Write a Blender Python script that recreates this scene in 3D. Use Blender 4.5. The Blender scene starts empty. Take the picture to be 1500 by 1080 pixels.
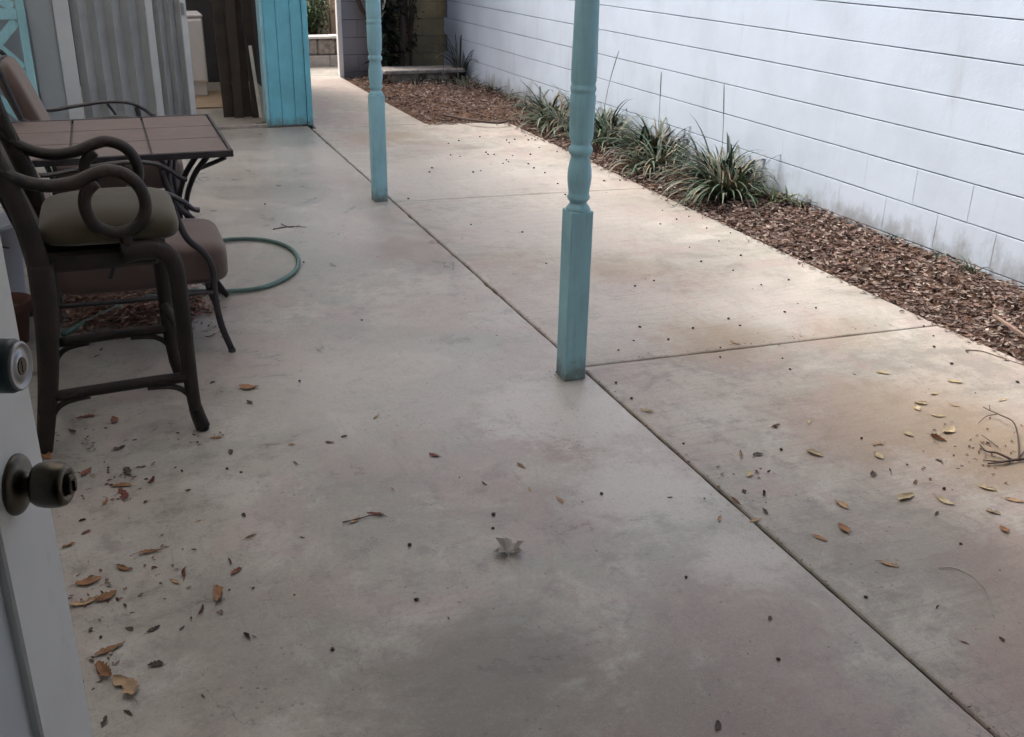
import bpy, math, random
from mathutils import Vector, Matrix, noise
random.seed(7)
R = math.radians
scene = bpy.context.scene
col = scene.collection

# ------------------------------------------------------------------ camera
F, CX, CY, H = 1480.0, 750.0, 540.0, 1.6            # photo is 1500 x 1080
_d1 = Vector((125 - CX, -105 - CY, F)).normalized()  # world +Y in camera space
_dn = _d1.cross(Vector((1, .02, 0))).normalized()
if _dn.y < 0: _dn = -_dn
_up = -_dn
_rt = _d1.cross(_up).normalized()
if _rt.x < 0: _rt = -_rt
RM = Matrix((_rt, _d1, _up))                          # camera vec -> world vec
def ray(px, py): return RM @ Vector((px - CX, py - CY, F))
def gp(px, py, z=0.0):                                # pixel -> point on a level surface
    w = ray(px, py); t = (z - H) / w.z
    return Vector((w.x * t, w.y * t, z))
def ap(px, py, Y):                                    # pixel -> point on the plane y = Y
    w = ray(px, py); t = Y / w.y
    return Vector((w.x * t, Y, H + w.z * t))
cd = bpy.data.cameras.new('camera'); cam = bpy.data.objects.new('camera', cd); col.objects.link(cam)
cd.sensor_width = 36; cd.lens = 36 * F / 1500; cd.clip_start = .02; cd.clip_end = 2000
xa, ya, za = RM @ Vector((1, 0, 0)), RM @ Vector((0, -1, 0)), RM @ Vector((0, 0, -1))
cam.matrix_world = Matrix(((xa.x, ya.x, za.x, 0), (xa.y, ya.y, za.y, 0), (xa.z, ya.z, za.z, H), (0, 0, 0, 1)))
scene.camera = cam

# ------------------------------------------------------------------ light
SUN_AZ, SUN_EL = -38.0, 58.0                          # azimuth from +Y towards +X
world = bpy.data.worlds.new('World'); scene.world = world; world.use_nodes = True
wn = world.node_tree; wn.nodes.clear()
sky = wn.nodes.new('ShaderNodeTexSky'); sky.sky_type = 'NISHITA'; sky.sun_disc = False
sky.sun_elevation = R(SUN_EL); sky.sun_rotation = R(SUN_AZ)
sky.air_density = .8; sky.dust_density = 9.0; sky.ozone_density = 1.0
bgn = wn.nodes.new('ShaderNodeBackground'); bgn.inputs[1].default_value = .13
won = wn.nodes.new('ShaderNodeOutputWorld')
wn.links.new(sky.outputs[0], bgn.inputs[0]); wn.links.new(bgn.outputs[0], won.inputs[0])
sl = bpy.data.lights.new('sun', 'SUN'); sl.energy = .75; sl.angle = R(22); sl.color = (1, .97, .95)
so = bpy.data.objects.new('sun', sl); col.objects.link(so)
sd = Vector((math.sin(R(SUN_AZ)) * math.cos(R(SUN_EL)), math.cos(R(SUN_AZ)) * math.cos(R(SUN_EL)), math.sin(R(SUN_EL))))
so.rotation_euler = (-sd).to_track_quat('-Z', 'Y').to_euler()
vs = scene.view_settings
vs.view_transform = 'Standard'; vs.look = 'None'; vs.gamma = 1; vs.exposure = 1.12
scene.render.engine = 'CYCLES'

# ------------------------------------------------------------------ mesh helpers
class MB:
    def __init__(s): s.v = []; s.f = []; s.mi = []; s.c = []
    def add(s, v, f, mi=0, c=None):
        o = len(s.v); s.v += [tuple(p) for p in v]
        for q in f:
            s.f.append([i + o for i in q]); s.mi.append(mi)
        s.c += [c or (1, 1, 1)] * len(v)
        return s
    def box(s, a, b, bev=0.0, M=None, mi=0):
        x0, y0, z0 = a; x1, y1, z1 = b
        if bev <= 0:
            v = [(x, y, z) for z in (z0, z1) for y in (y0, y1) for x in (x0, x1)]
            f = [(0, 2, 3, 1), (4, 5, 7, 6), (0, 1, 5, 4), (1, 3, 7, 5), (3, 2, 6, 7), (2, 0, 4, 6)]
        else:
            import itertools
            v = []; idx = {}
            for sx, sy, sz in itertools.product((0, 1), repeat=3):
                for ax in range(3):
                    p = [(x0, x1)[sx], (y0, y1)[sy], (z0, z1)[sz]]
                    for k, sgn in enumerate((sx, sy, sz)):
                        if k != ax: p[k] += -bev if sgn else bev
                    idx[(sx, sy, sz, ax)] = len(v); v.append(tuple(p))
            f = []
            for ax in range(3):
                o = [k for k in range(3) if k != ax]
                for sg in (0, 1):
                    q = []
                    for a_, b_ in ((0, 0), (1, 0), (1, 1), (0, 1)):
                        key = [0, 0, 0]; key[ax] = sg; key[o[0]] = a_; key[o[1]] = b_
                        q.append(idx[(*key, ax)])
                    f.append(tuple(q))
                # edges along ax
                for a_, b_ in ((0, 0), (1, 0), (1, 1), (0, 1)):
                    q = []
                    for sg, order in ((0, o), (1, o[::-1])):
                        key = [0, 0, 0]; key[ax] = sg; key[o[0]] = a_; key[o[1]] = b_
                        for oo in order: q.append(idx[(*key, oo)])
                    f.append(tuple(q))
            for sx, sy, sz in itertools.product((0, 1), repeat=3):
                f.append(tuple(idx[(sx, sy, sz, k)] for k in range(3)))
            ctr = Vector(((x0 + x1) / 2, (y0 + y1) / 2, (z0 + z1) / 2))
            ff = []
            for q in f:
                P = [Vector(v[i]) for i in q]
                n = (P[1] - P[0]).cross(P[2] - P[0])
                m = sum(P, Vector()) / len(P) - ctr
                ff.append(q if n.dot(m) > 0 else q[::-1])
            f = ff
        if M is not None: v = [M @ Vector(p) for p in v]
        return s.add(v, f, mi)
    def tube(s, pts, r, n=8, up=None, flat=None, cap=True, c=None):
        """swept tube; r number or list; flat=(width along 'up' cross, height) multiplies radii"""
        pts = [Vector(p) for p in pts]; m = len(pts)
        rs = r if isinstance(r, (list, tuple)) else [r] * m
        fa, fb = flat or (1, 1)
        t0 = (pts[1] - pts[0]).normalized()
        nrm = Vector(up) if up else (Vector((0, 0, 1)) if abs(t0.z) < .9 else Vector((1, 0, 0)))
        v = []
        for i, p in enumerate(pts):
            t = (pts[min(i + 1, m - 1)] - pts[max(i - 1, 0)]).normalized()
            if up: nn = Vector(up) - t * t.dot(Vector(up))
            else: nn = nrm - t * t.dot(nrm)
            if nn.length < 1e-6: nn = nrm
            nn.normalize(); nrm = nn
            bb = t.cross(nn)
            for k in range(n):
                a = 2 * math.pi * k / n
                v.append(p + nn * (math.cos(a) * rs[i] * fa) + bb * (math.sin(a) * rs[i] * fb))
        f = [(i * n + k, i * n + (k + 1) % n, (i + 1) * n + (k + 1) % n, (i + 1) * n + k) for i in range(m - 1) for k in range(n)]
        if cap: f += [tuple(range(n))[::-1], tuple(range((m - 1) * n, m * n))]
        return s.add(v, f, 0, c)
    def lathe(s, prof, n=24, M=None, cap=True):
        v = []; m = len(prof)
        for r_, z in prof:
            for k in range(n):
                a = 2 * math.pi * k / n; v.append((r_ * math.cos(a), r_ * math.sin(a), z))
        f = [(i * n + k, i * n + (k + 1) % n, (i + 1) * n + (k + 1) % n, (i + 1) * n + k) for i in range(m - 1) for k in range(n)]
        if cap: f += [tuple(range(n))[::-1], tuple(range((m - 1) * n, m * n))]
        if M is not None: v = [M @ Vector(p) for p in v]
        return s.add(v, f)
    def mesh(s, name, mats, smooth=False):
        me = bpy.data.meshes.new(name); me.from_pydata(s.v, [], s.f); 
        for m in (mats if isinstance(mats, (list, tuple)) else [mats]): me.materials.append(m)
        me.polygons.foreach_set('material_index', s.mi)
        if smooth: me.polygons.foreach_set('use_smooth', [True] * len(s.f))
        if any(c != (1, 1, 1) for c in s.c):
            at = me.color_attributes.new('Col', 'FLOAT_COLOR', 'POINT')
            at.data.foreach_set('color', [q for c in s.c for q in (*c, 1.0)])
        me.update(); return me
    def build(s, name, mats, parent=None, smooth=False):
        return link(name, s.mesh(name, mats, smooth), parent)
def link(name, me, parent=None):
    o = bpy.data.objects.new(name, me); col.objects.link(o)
    if parent is not None: o.parent = parent
    return o
def tag(o, label=None, cat=None, group=None, kind=None):
    if label: o['label'] = label
    if cat: o['category'] = cat
    if group: o['group'] = group
    if kind: o['kind'] = kind
    return o
def empty(name, loc=(0, 0, 0), rz=0, label=None, cat=None, group=None):
    o = bpy.data.objects.new(name, None); col.objects.link(o); o.empty_display_size = .1
    o.location = loc; o.rotation_euler = (0, 0, rz)
    return tag(o, label, cat, group)
def spline(pts, k=6):                                  # Catmull-Rom resample
    P = [Vector(p) for p in pts]; out = []
    for i in range(len(P) - 1):
        a, b, c, d = P[max(i - 1, 0)], P[i], P[i + 1], P[min(i + 2, len(P) - 1)]
        for j in range(k):
            t = j / k
            out.append(.5 * ((2 * b) + (c - a) * t + (2 * a - 5 * b + 4 * c - d) * t * t + (3 * b - a - 3 * c + d) * t ** 3))
    out.append(P[-1]); return out

# ------------------------------------------------------------------ materials
class NT:
    def __init__(s, name):
        s.m = bpy.data.materials.new(name); s.m.use_nodes = True; s.t = s.m.node_tree
        s.b = s.t.nodes['Principled BSDF']; s.x = -300
        s.pos = s.n('ShaderNodeNewGeometry').outputs['Position']
    def n(s, ty, **kw):
        q = s.t.nodes.new(ty)
        for k, v in kw.items(): setattr(q, k, v)
        return q
    def set(s, sock, v):
        if hasattr(v, 'is_linked') or isinstance(v, bpy.types.NodeSocket): s.t.links.new(v, sock)
        elif isinstance(v, (tuple, list)) and len(v) == 3 and sock.type == 'RGBA': sock.default_value = (*v, 1)
        else: sock.default_value = v
    def map(s, v, scale=(1, 1, 1), loc=(0, 0, 0), rot=(0, 0, 0)):
        q = s.n('ShaderNodeMapping'); s.set(q.inputs[0], v); q.inputs['Scale'].default_value = scale
        q.inputs['Location'].default_value = loc; q.inputs['Rotation'].default_value = rot; return q.outputs[0]
    def noise(s, scale, detail=4, rough=.55, vec=None, dist=0):
        q = s.n('ShaderNodeTexNoise'); s.set(q.inputs['Vector'], s.pos if vec is None else vec)
        q.inputs['Scale'].default_value = scale; q.inputs['Detail'].default_value = detail
        q.inputs['Roughness'].default_value = rough; q.inputs['Distortion'].default_value = dist; return q.outputs[0]
    def ramp(s, v, a, b, lo=0.0, hi=1.0):
        q = s.n('ShaderNodeMapRange'); q.interpolation_type = 'SMOOTHSTEP'
        s.set(q.inputs[0], v)
        for i, k in enumerate((a, b, lo, hi)): q.inputs[1 + i].default_value = k
        return q.outputs[0]
    def mix(s, f, a, b, mode='MIX'):
        q = s.n('ShaderNodeMix', data_type='RGBA', blend_type=mode)
        s.set(q.inputs[0], f); s.set(q.inputs[6], a); s.set(q.inputs[7], b); return q.outputs[2]
    def math(s, op, a, b=0.0, clamp=False):
        q = s.n('ShaderNodeMath', operation=op); q.use_clamp = clamp
        s.set(q.inputs[0], a); s.set(q.inputs[1], b); return q.outputs[0]
    def dist(s, p):
        q = s.n('ShaderNodeVectorMath', operation='DISTANCE'); s.set(q.inputs[0], s.pos); q.inputs[1].default_value = p; return q.outputs['Value']
    def sep(s, ax, v=None):
        q = s.n('ShaderNodeSeparateXYZ'); s.set(q.inputs[0], s.pos if v is None else v); return q.outputs[ax]
    def bump(s, h, strength=.3, d=.01, prev=None):
        q = s.n('ShaderNodeBump'); s.set(q.inputs['Height'], h); q.inputs['Strength'].default_value = strength
        q.inputs['Distance'].default_value = d
        if prev is not None: s.set(q.inputs['Normal'], prev)
        return q.outputs[0]
    def out(s, colr, rough=.6, normal=None, metal=0, spec=None):
        s.set(s.b.inputs['Base Color'], colr); s.set(s.b.inputs['Roughness'], rough)
        s.b.inputs['Metallic'].default_value = metal
        if spec is not None: s.b.inputs['Specular IOR Level'].default_value = spec
        if normal is not None: s.set(s.b.inputs['Normal'], normal)
        return s.m
    def attr(s, n='Col'):
        q = s.n('ShaderNodeAttribute'); q.attribute_name = n; return q.outputs['Color']
    def rnd(s): return s.n('ShaderNodeObjectInfo').outputs['Random']

def concrete(name, broom, stains, light=()):
    n = NT(name)
    big = n.noise(.75, 4, .6, dist=.6); mid = n.noise(2.6, 8, .72, n.map(n.pos, (1, 1, 1), (7, 3, 1)), dist=.4); fin = n.noise(11, 8, .75)
    c = n.mix(n.ramp(big, .40, .60), (.340, .328, .282), (.412, .366, .315))
    c = n.mix(n.math('MULTIPLY', n.ramp(mid, .50, .62), .8), c, (.470, .448, .402))
    c = n.mix(n.math('MULTIPLY', n.ramp(mid, .48, .36), .75), c, (.225, .210, .178))
    pk = n.noise(1.9, 6, .68, n.map(n.pos, (1, 1, 1), (21, 9, 0)), dist=.5)
    c = n.mix(n.math('MULTIPLY', n.ramp(pk, .50, .60), .55), c, (.385, .302, .280))
    c = n.mix(n.math('MULTIPLY', n.ramp(fin, .52, .32), .6), c, (.195, .186, .168))
    wp = n.noise(6.5, 8, .8, n.map(n.pos, (1, 1, 1), (2, 17, 0)))
    c = n.mix(n.math('MULTIPLY', n.ramp(wp, .56, .66), .45), c, (.42, .405, .375))
    for (p, r, a, tint) in stains:
        w = n.math('ADD', n.dist(p), n.math('MULTIPLY', n.math('SUBTRACT', mid, .5), r * 1.5))
        c = n.mix(n.ramp(w, r, r * .25, 0, a), c, tint)
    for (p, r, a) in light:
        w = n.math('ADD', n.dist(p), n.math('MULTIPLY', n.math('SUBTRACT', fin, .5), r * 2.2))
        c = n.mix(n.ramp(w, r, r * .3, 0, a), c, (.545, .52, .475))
    # weathering streaks, trowel scuffs, pores, hairline cracks, grit
    st = n.noise(5, 6, .75, n.map(n.pos, (3.5, .5, 1), rot=(0, 0, R(62))), dist=.8)
    c = n.mix(n.math('MULTIPLY', n.ramp(st, .60, .76), .4), c, (.165, .150, .130))
    sw = n.noise(16, 5, .75, n.map(n.pos, (1, .22, 1), rot=(0, 0, R(-70))), dist=1.5)
    c = n.mix(n.math('MULTIPLY', n.ramp(sw, .56, .70), .28), c, (.19, .175, .155))
    vo = n.n('ShaderNodeTexVoronoi'); n.set(vo.inputs['Vector'], n.pos); vo.inputs['Scale'].default_value = 27
    gate = n.ramp(n.noise(3.3, 2, .5, n.map(n.pos, (1, 1, 1), (3, 31, 0))), .48, .60)
    sp = n.math('MULTIPLY', n.ramp(vo.outputs['Distance'], .17, .06), gate)
    c = n.mix(n.math('MULTIPLY', sp, .6), c, (.10, .088, .075))
    vp = n.n('ShaderNodeTexVoronoi'); n.set(vp.inputs['Vector'], n.pos); vp.inputs['Scale'].default_value = 85
    pg = n.ramp(n.noise(5, 3, .6, n.map(n.pos, (1, 1, 1), (13, 1, 0))), .45, .6)
    pores = n.math('MULTIPLY', n.ramp(vp.outputs['Distance'], .22, .1), pg)
    c = n.mix(n.math('MULTIPLY', pores, .55), c, (.12, .108, .095))
    cr = n.n('ShaderNodeTexVoronoi'); cr.feature = 'DISTANCE_TO_EDGE'; wv = n.n('ShaderNodeVectorMath', operation='ADD'); n.set(wv.inputs[0], n.pos)
    nz = n.n('ShaderNodeTexNoise'); n.set(nz.inputs['Vector'], n.pos); nz.inputs['Scale'].default_value = 2.5; nz.inputs['Detail'].default_value = 6
    n.set(wv.inputs[1], nz.outputs['Color']); n.set(cr.inputs['Vector'], wv.outputs[0]); cr.inputs['Scale'].default_value = .8
    cg = n.ramp(n.noise(.9, 2, .5, n.map(n.pos, (1, 1, 1), (5, 44, 0))), .52, .60)
    crk = n.math('MULTIPLY', n.ramp(cr.outputs['Distance'], .0016, .0005), cg)
    c = n.mix(n.math('MULTIPLY', crk, .5), c, (.09, .08, .07))
    grit = n.noise(240, 4, .75); g2 = n.noise(75, 5, .75)
    c = n.mix(n.math('MULTIPLY', n.ramp(g2, .50, .70), .35), c, (.17, .16, .145))
    c = n.mix(n.math('MULTIPLY', n.ramp(g2, .48, .30), .25), c, (.45, .43, .40))
    c = n.mix(n.math('MULTIPLY', n.ramp(grit, .5, .72), .45), c, (.15, .14, .13))
    c = n.mix(n.math('MULTIPLY', n.ramp(grit, .47, .28), .35), c, (.52, .50, .47))
    nb = n.bump(fin, .15, .01); nb = n.bump(g2, .2, .002, nb); nb = n.bump(grit, .3, .0015, nb)
    if broom:
        br = n.noise(60, 4, .65, n.map(n.pos, (.06, 1, 1), rot=(0, 0, R(4))))
        c = n.mix(n.math('MULTIPLY', n.ramp(br, .48, .70), .28), c, (.19, .175, .16))
        nb = n.bump(br, .45, .002, nb)
        return n.out(c, n.ramp(mid, .3, .7, .5, .68), nb, spec=.4)
    return n.out(c, n.ramp(mid, .35, .65, .27, .46), nb, spec=.5)
TAN = (.300, .215, .130); BRN = (.17, .135, .10); RED = (.285, .198, .172)
M = {}
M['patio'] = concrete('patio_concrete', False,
    [((.62, 1.75, 0), .42, .75, (.155, .14, .115)), ((1.0, 1.5, 0), .40, .6, BRN), ((.2, 2.1, 0), .45, .5, (.19, .18, .155)), ((.55, 2.6, 0), .4, .35, (.2, .19, .165)), ((1.35, 1.75, 0), .35, .6, RED), ((1.3, 2.75, 0), .22, .6, RED), ((1.45, 5.2, 0), .4, .5, (.30, .225, .19)), ((1.25, 1.35, 0), .35, .5, RED),
     ((.45, 4.6, 0), .35, .45, RED), ((.75, 6.3, 0), .35, .4, (.27, .25, .22)), ((1.25, 4.2, 0), .35, .4, (.40, .31, .26)),
     ((1.1, 7.2, 0), .5, .35, (.33, .29, .24)), ((-.1, 4.8, 0), .6, .45, BRN), ((1.0, 2.55, 0), .3, .35, RED)],
    [((1.42, 3.05, 0), .42, .85), ((1.42, 2.45, 0), .34, .75), ((.95, 3.5, 0), .7, .4), ((.9, 6.0, 0), 1.0, .4), ((.6, 7.8, 0), 1.2, .5), ((1.5, 2.0, 0), .2, .6)])  # pale worn patches; by the near post also sheen painted as colour
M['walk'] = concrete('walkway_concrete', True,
    [((2.55, 2.5, 0), .62, .62, TAN), ((2.75, 2.15, 0), .5, .6, (.27, .20, .12)), ((2.35, 3.55, 0), .42, .6, TAN), ((2.75, 4.2, 0), .38, .5, BRN),
     ((2.9, 3.4, 0), .32, .4, TAN), ((2.4, 4.6, 0), .35, .4, TAN), ((1.95, 4.9, 0), .3, .3, TAN), ((2.15, 8.5, 0), .5, .45, TAN), ((2.0, 1.35, 0), .35, .45, RED), ((2.7, 5.2, 0), .4, .35, (.33, .26, .2)),
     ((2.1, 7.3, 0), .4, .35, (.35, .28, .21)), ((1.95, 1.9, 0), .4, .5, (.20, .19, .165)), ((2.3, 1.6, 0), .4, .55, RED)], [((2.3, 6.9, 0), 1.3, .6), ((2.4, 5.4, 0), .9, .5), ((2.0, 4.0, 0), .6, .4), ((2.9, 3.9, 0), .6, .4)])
def dirt_mat():
    n = NT('soil'); a = n.noise(9, 6, .7); b = n.noise(45, 5, .7)
    c = n.mix(n.ramp(a, .3, .7), (.055, .035, .026), (.14, .085, .06))
    c = n.mix(n.math('MULTIPLY', n.ramp(b, .5, .75), .6), c, (.22, .15, .11))
    return n.out(c, .95, n.bump(b, .8, .02), spec=.1)
M['soil'] = dirt_mat()
def joint_mat():
    n = NT('joint_dirt'); a = n.noise(30, 5, .7)
    return n.out(n.mix(n.ramp(a, .35, .7), (.035, .028, .022), (.12, .095, .07)), .95, n.bump(a, .7, .01), spec=.1)
M['joint'] = joint_mat()
def paint_block(name, base, warm=None, dirt=1.0, yellow=False):
    n = NT(name); a = n.noise(2.2, 5, .6); fine = n.noise(70, 5, .65); z = n.sep(2)
    c = n.mix(n.ramp(a, .35, .7), base, tuple(q * .9 for q in base))
    rn = n.rnd(); c = n.mix(n.math('MULTIPLY', rn, .10), c, tuple(q * .80 for q in base))
    ver = n.noise(3.2, 5, .65, n.map(n.pos, (1, 1.6, .22)))
    c = n.mix(n.math('MULTIPLY', n.ramp(ver, .56, .78), .28 * dirt), c, (.30, .30, .31))
    if yellow:
        x = n.math('ADD', n.sep(0), n.math('MULTIPLY', n.math('SUBTRACT', ver, .5), .5))
        c = n.mix(n.ramp(x, 3.15, 3.42, 0, .9), c, n.mix(n.ramp(a, .4, .62), (.44, .335, .155), (.26, .215, .115)))
    # soil splash on the foot of the wall
    zz = n.math('ADD', z, n.math('MULTIPLY', n.math('SUBTRACT', n.noise(5, 6, .7, n.map(n.pos, (1, 1, .6))), .5), .7))
    c = n.mix(n.ramp(zz, .22, .0, 0, .62 * dirt), c, (.17, .165, .15))
    pz = n.n('ShaderNodeTexVoronoi'); n.set(pz.inputs['Vector'], n.pos); pz.inputs['Scale'].default_value = 110
    nb = n.bump(fine, .3, .003); nb = n.bump(n.ramp(pz.outputs['Distance'], .3, .1), .12, .003, nb); nb = n.bump(n.noise(16, 4), .15, .01, nb)
    return n.out(c, .62, nb, spec=.35)
M['wallpaint'] = paint_block('white_wall_paint', (.59, .70, .835))
M['greyblock'] = paint_block('grey_block', (.40, .40, .425), dirt=.8, yellow=True)
def plain(name, c, rough=.6, var=.15, sc=6, bump=.1, bsc=60, metal=0, spec=None, dirtc=None):
    n = NT(name); a = n.noise(sc, 5, .65); b = n.noise(bsc, 4, .6)
    cc = n.mix(n.ramp(a, .3, .7), tuple(q * (1 - var) for q in c), tuple(min(1, q * (1 + var)) for q in c))
    if dirtc: cc = n.mix(n.math('MULTIPLY', n.ramp(n.noise(sc * 2.3, 5, .7, n.map(n.pos, (1, 1, .5))), .55, .75), .5), cc, dirtc)
    return n.out(cc, n.ramp(a, .2, .8, rough - .07, rough + .1), n.bump(b, bump, .003), metal, spec)
M['mortar'] = plain('mortar', (.24, .26, .30), .9, .3, 12, .5)
M['greymortar'] = plain('grey_mortar', (.17, .17, .18), .9, .3, 12, .5)
def teal_mat(name, base):
    n = NT(name); a = n.noise(3, 6, .65); g = n.noise(22, 6, .7, n.map(n.pos, (4, 4, .18)))
    c = n.mix(n.ramp(a, .3, .7), tuple(q * .84 for q in base), tuple(q * 1.1 for q in base))
    c = n.mix(n.math('MULTIPLY', n.ramp(g, .50, .72), .45), c, tuple(q * .62 for q in base))
    c = n.mix(n.math('MULTIPLY', n.ramp(g, .46, .28), .3), c, tuple(min(1, q * 1.25 + .03) for q in base))
    z = n.math('ADD', n.sep(2), n.math('MULTIPLY', n.math('SUBTRACT', n.noise(22, 6, .7), .5), .22))
    c = n.mix(n.ramp(z, .11, -.01, 0, .8), c, (.115, .10, .08))       # splash at the foot
    dr_ = n.noise(9, 6, .75, n.map(n.pos, (1, 1, .35), (4, 2, 0))); c = n.mix(n.math('MULTIPLY', n.ramp(dr_, .58, .72), .4), c, tuple(q * .45 + .03 for q in base))
    sc = n.noise(30, 7, .8, n.map(n.pos, (1, 1, .5))); c = n.mix(n.ramp(sc, .67, .70, 0, .8), c, (.40, .38, .33))
    nb = n.bump(g, .3, .003); nb = n.bump(sc, .15, .003, nb)
    return n.out(c, n.ramp(a, .3, .7, .45, .65), nb, spec=.4)
M['teal'] = teal_mat('teal_paint', (.29, .535, .61))
M['shedteal'] = teal_mat('shed_teal_paint', (.165, .50, .62))
M['paleteal'] = teal_mat('pale_teal_paint', (.30, .56, .62))
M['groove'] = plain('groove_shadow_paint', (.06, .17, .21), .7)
M['white'] = plain('white_paint', (.80, .81, .79), .45, .06, 3, .08, 40, dirtc=(.40, .39, .36))
M['doorpanel'] = plain('door_panel_paint', (.62, .66, .70), .45, .05, 3, .05)
M['housewall'] = plain('house_stucco', (.60, .60, .58), .85, .08, 3, .5, 50)
M['roof'] = plain('roof_boards', (.30, .29, .27), .8, .15, 4)
M['dark'] = plain('dark_wood', (.045, .04, .045), .8, .3, 6)
M['brass'] = plain('antique_brass', (.105, .092, .072), .32, .3, 25, .03, 90, metal=1)
M['brassdark'] = plain('dark_brass', (.06, .05, .04), .3, .2, 25, .02, 90, metal=1)
M['chrome'] = plain('satin_nickel', (.33, .33, .33), .38, .1, 40, .02, metal=1)
M['green_dark'] = plain('dark_green_metal', (.035, .06, .06), .4, .1)
M['vinyl'] = plain('grey_vinyl', (.30, .315, .325), .5, .1, 3, .05, dirtc=(.2, .2, .2))
M['vinylwhite'] = plain('pale_vinyl', (.50, .53, .55), .45, .07, 3, .05)
M['greywall'] = plain('grey_wall_panel', (.33, .365, .385), .7, .07, 2, .1)
M['mulchstick'] = plain('stick_bark', (.21, .15, .12), .9, .3, 20, .5)
M['plywood'] = plain('plywood', (.36, .27, .18), .7, .12, 8)
M['plankbrown'] = plain('brown_plank', (.045, .034, .026), .75, .3, 5, .3)
M['planklight'] = plain('pale_strip', (.55, .55, .52), .7, .1)
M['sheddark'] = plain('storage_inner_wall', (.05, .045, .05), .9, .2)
M['cabinet'] = plain('cabinet_enamel', (.80, .79, .80), .35, .05, 3, .02)
M['roughstone'] = plain('rough_stone', (.30, .28, .26), .95, .35, 18, .9, 40)
M['palestone'] = plain('pale_stone', (.50, .47, .44), .9, .12, 10, .5, 40)
def wicker():
    n = NT('brown_resin_weave'); w = n.n('ShaderNodeTexWave'); n.set(w.inputs['Vector'], n.pos)
    w.inputs['Scale'].default_value = 70; w.inputs['Distortion'].default_value = 6; w.inputs['Detail'].default_value = 3
    a = n.noise(9, 5, .6)
    c = n.mix(n.ramp(a, .35, .7), (.015, .0115, .010), (.034, .021, .0165))
    c = n.mix(n.math('MULTIPLY', n.ramp(n.noise(28, 5, .7), .6, .75), .5), c, (.085, .050, .034))
    return n.out(c, .5, n.bump(w.outputs[0], .35, .004), spec=.35)
M['wicker'] = wicker()
M['iron'] = plain('black_iron', (.030, .027, .030), .45, .3, 20, .15, 120, spec=.45)
def fabric(name, c, var=.12):
    n = NT(name); a = n.noise(5, 5, .6); b = n.noise(420, 2, .5)
    cc = n.mix(n.ramp(a, .3, .7), tuple(q * (1 - var) for q in c), tuple(q * (1 + var) for q in c))
    cc = n.mix(n.math('MULTIPLY', n.ramp(n.noise(13, 5, .7), .56, .74), .3), cc, tuple(q * .55 for q in c))
    n.b.inputs['Sheen Weight'].default_value = .25
    return n.out(cc, .9, n.bump(b, .3, .002), spec=.15)
M['olive'] = fabric('olive_fabric', (.055, .046, .028))
M['taupe'] = fabric('taupe_fabric', (.115, .082, .071))
M['sling'] = fabric('grey_sling', (.075, .060, .054))
def tile_mat():
    n = NT('tabletop_tile'); a = n.noise(7, 6, .7); g = n.noise(40, 4, .6, n.map(n.pos, (.2, 1, 1)))
    c = n.mix(n.ramp(a, .3, .7), (.090, .058, .050), (.135, .092, .080)); c = n.mix(n.math('MULTIPLY', n.rnd(), .35), c, (.095, .070, .064))
    c = n.mix(n.math('MULTIPLY', n.ramp(g, .55, .75), .3), c, (.065, .046, .040))
    return n.out(c, .5, n.bump(g, .12, .003), spec=.4)
M['tile'] = tile_mat()
M['hose'] = plain('green_hose_rubber', (.095, .175, .15), .5, .2, 14, .1, 300)
M['terracotta'] = plain('terracotta', (.11, .05, .036), .85, .25, 9, .3)
M['bucket'] = plain('bucket_plastic', (.55, .58, .66), .45, .06, 4, .03)
def leafmat(name, c, var=.25, trans=.0, rough=.6):
    n = NT(name); a = n.noise(40, 4, .6); r_ = n.rnd()
    cc = n.mix(n.ramp(a, .3, .7), tuple(q * (1 - var) for q in c), tuple(q * (1 + var) for q in c))
    cc = n.mix(n.math('MULTIPLY', r_, .4), cc, tuple(q * .55 for q in c))
    return n.out(cc, rough, n.bump(a, .3, .002), spec=.3)
M['leaf_brown'] = leafmat('leaf_brown', (.30, .155, .075)); M['leaf_tan'] = leafmat('leaf_tan', (.40, .27, .16))
M['leaf_yellow'] = leafmat('leaf_yellow', (.47, .385, .24)); M['leaf_dark'] = leafmat('leaf_dark', (.075, .055, .045))
M['leaf_red'] = leafmat('leaf_red', (.20, .072, .05)); M['leaf_grey'] = leafmat('leaf_grey', (.46, .43, .385), .12)
M['seed'] = leafmat('seed', (.055, .045, .04)); M['twig'] = plain('twig_bark', (.085, .06, .05), .85, .3, 30)
M['palestem'] = plain('pale_stem', (.42, .40, .36), .8, .2, 30)
def colattr(name, rough=.8, trans=0.0, spec=.2):
    n = NT(name); c = n.attr(); a = n.noise(60, 3, .6)
    c2 = n.mix(n.math('MULTIPLY', n.ramp(a, .45, .75), .35), c, (.03, .022, .018))
    m = n.out(c2, rough, n.bump(a, .3, .003), spec=spec)
    if trans: n.b.inputs['Transmission Weight'].default_value = 0; n.b.inputs['Subsurface Weight'].default_value = 0
    return m
M['litter'] = colattr('litter_mix'); 
def greenattr():
    n = NT('foliage'); c = n.attr(); a = n.noise(25, 3, .6)
    return n.out(n.mix(n.math('MULTIPLY', n.ramp(a, .4, .7), .4), c, (.02, .03, .02)), .45, None, spec=.4)
M['green'] = greenattr()

# ------------------------------------------------------------------ the setting
g = MB(); g.add([(-400, -400, -.14), (400, -400, -.14), (400, 400, -.14), (-400, 400, -.14)], [(0, 1, 2, 3)])
tag(g.build('ground', M['soil']), kind='structure')

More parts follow.
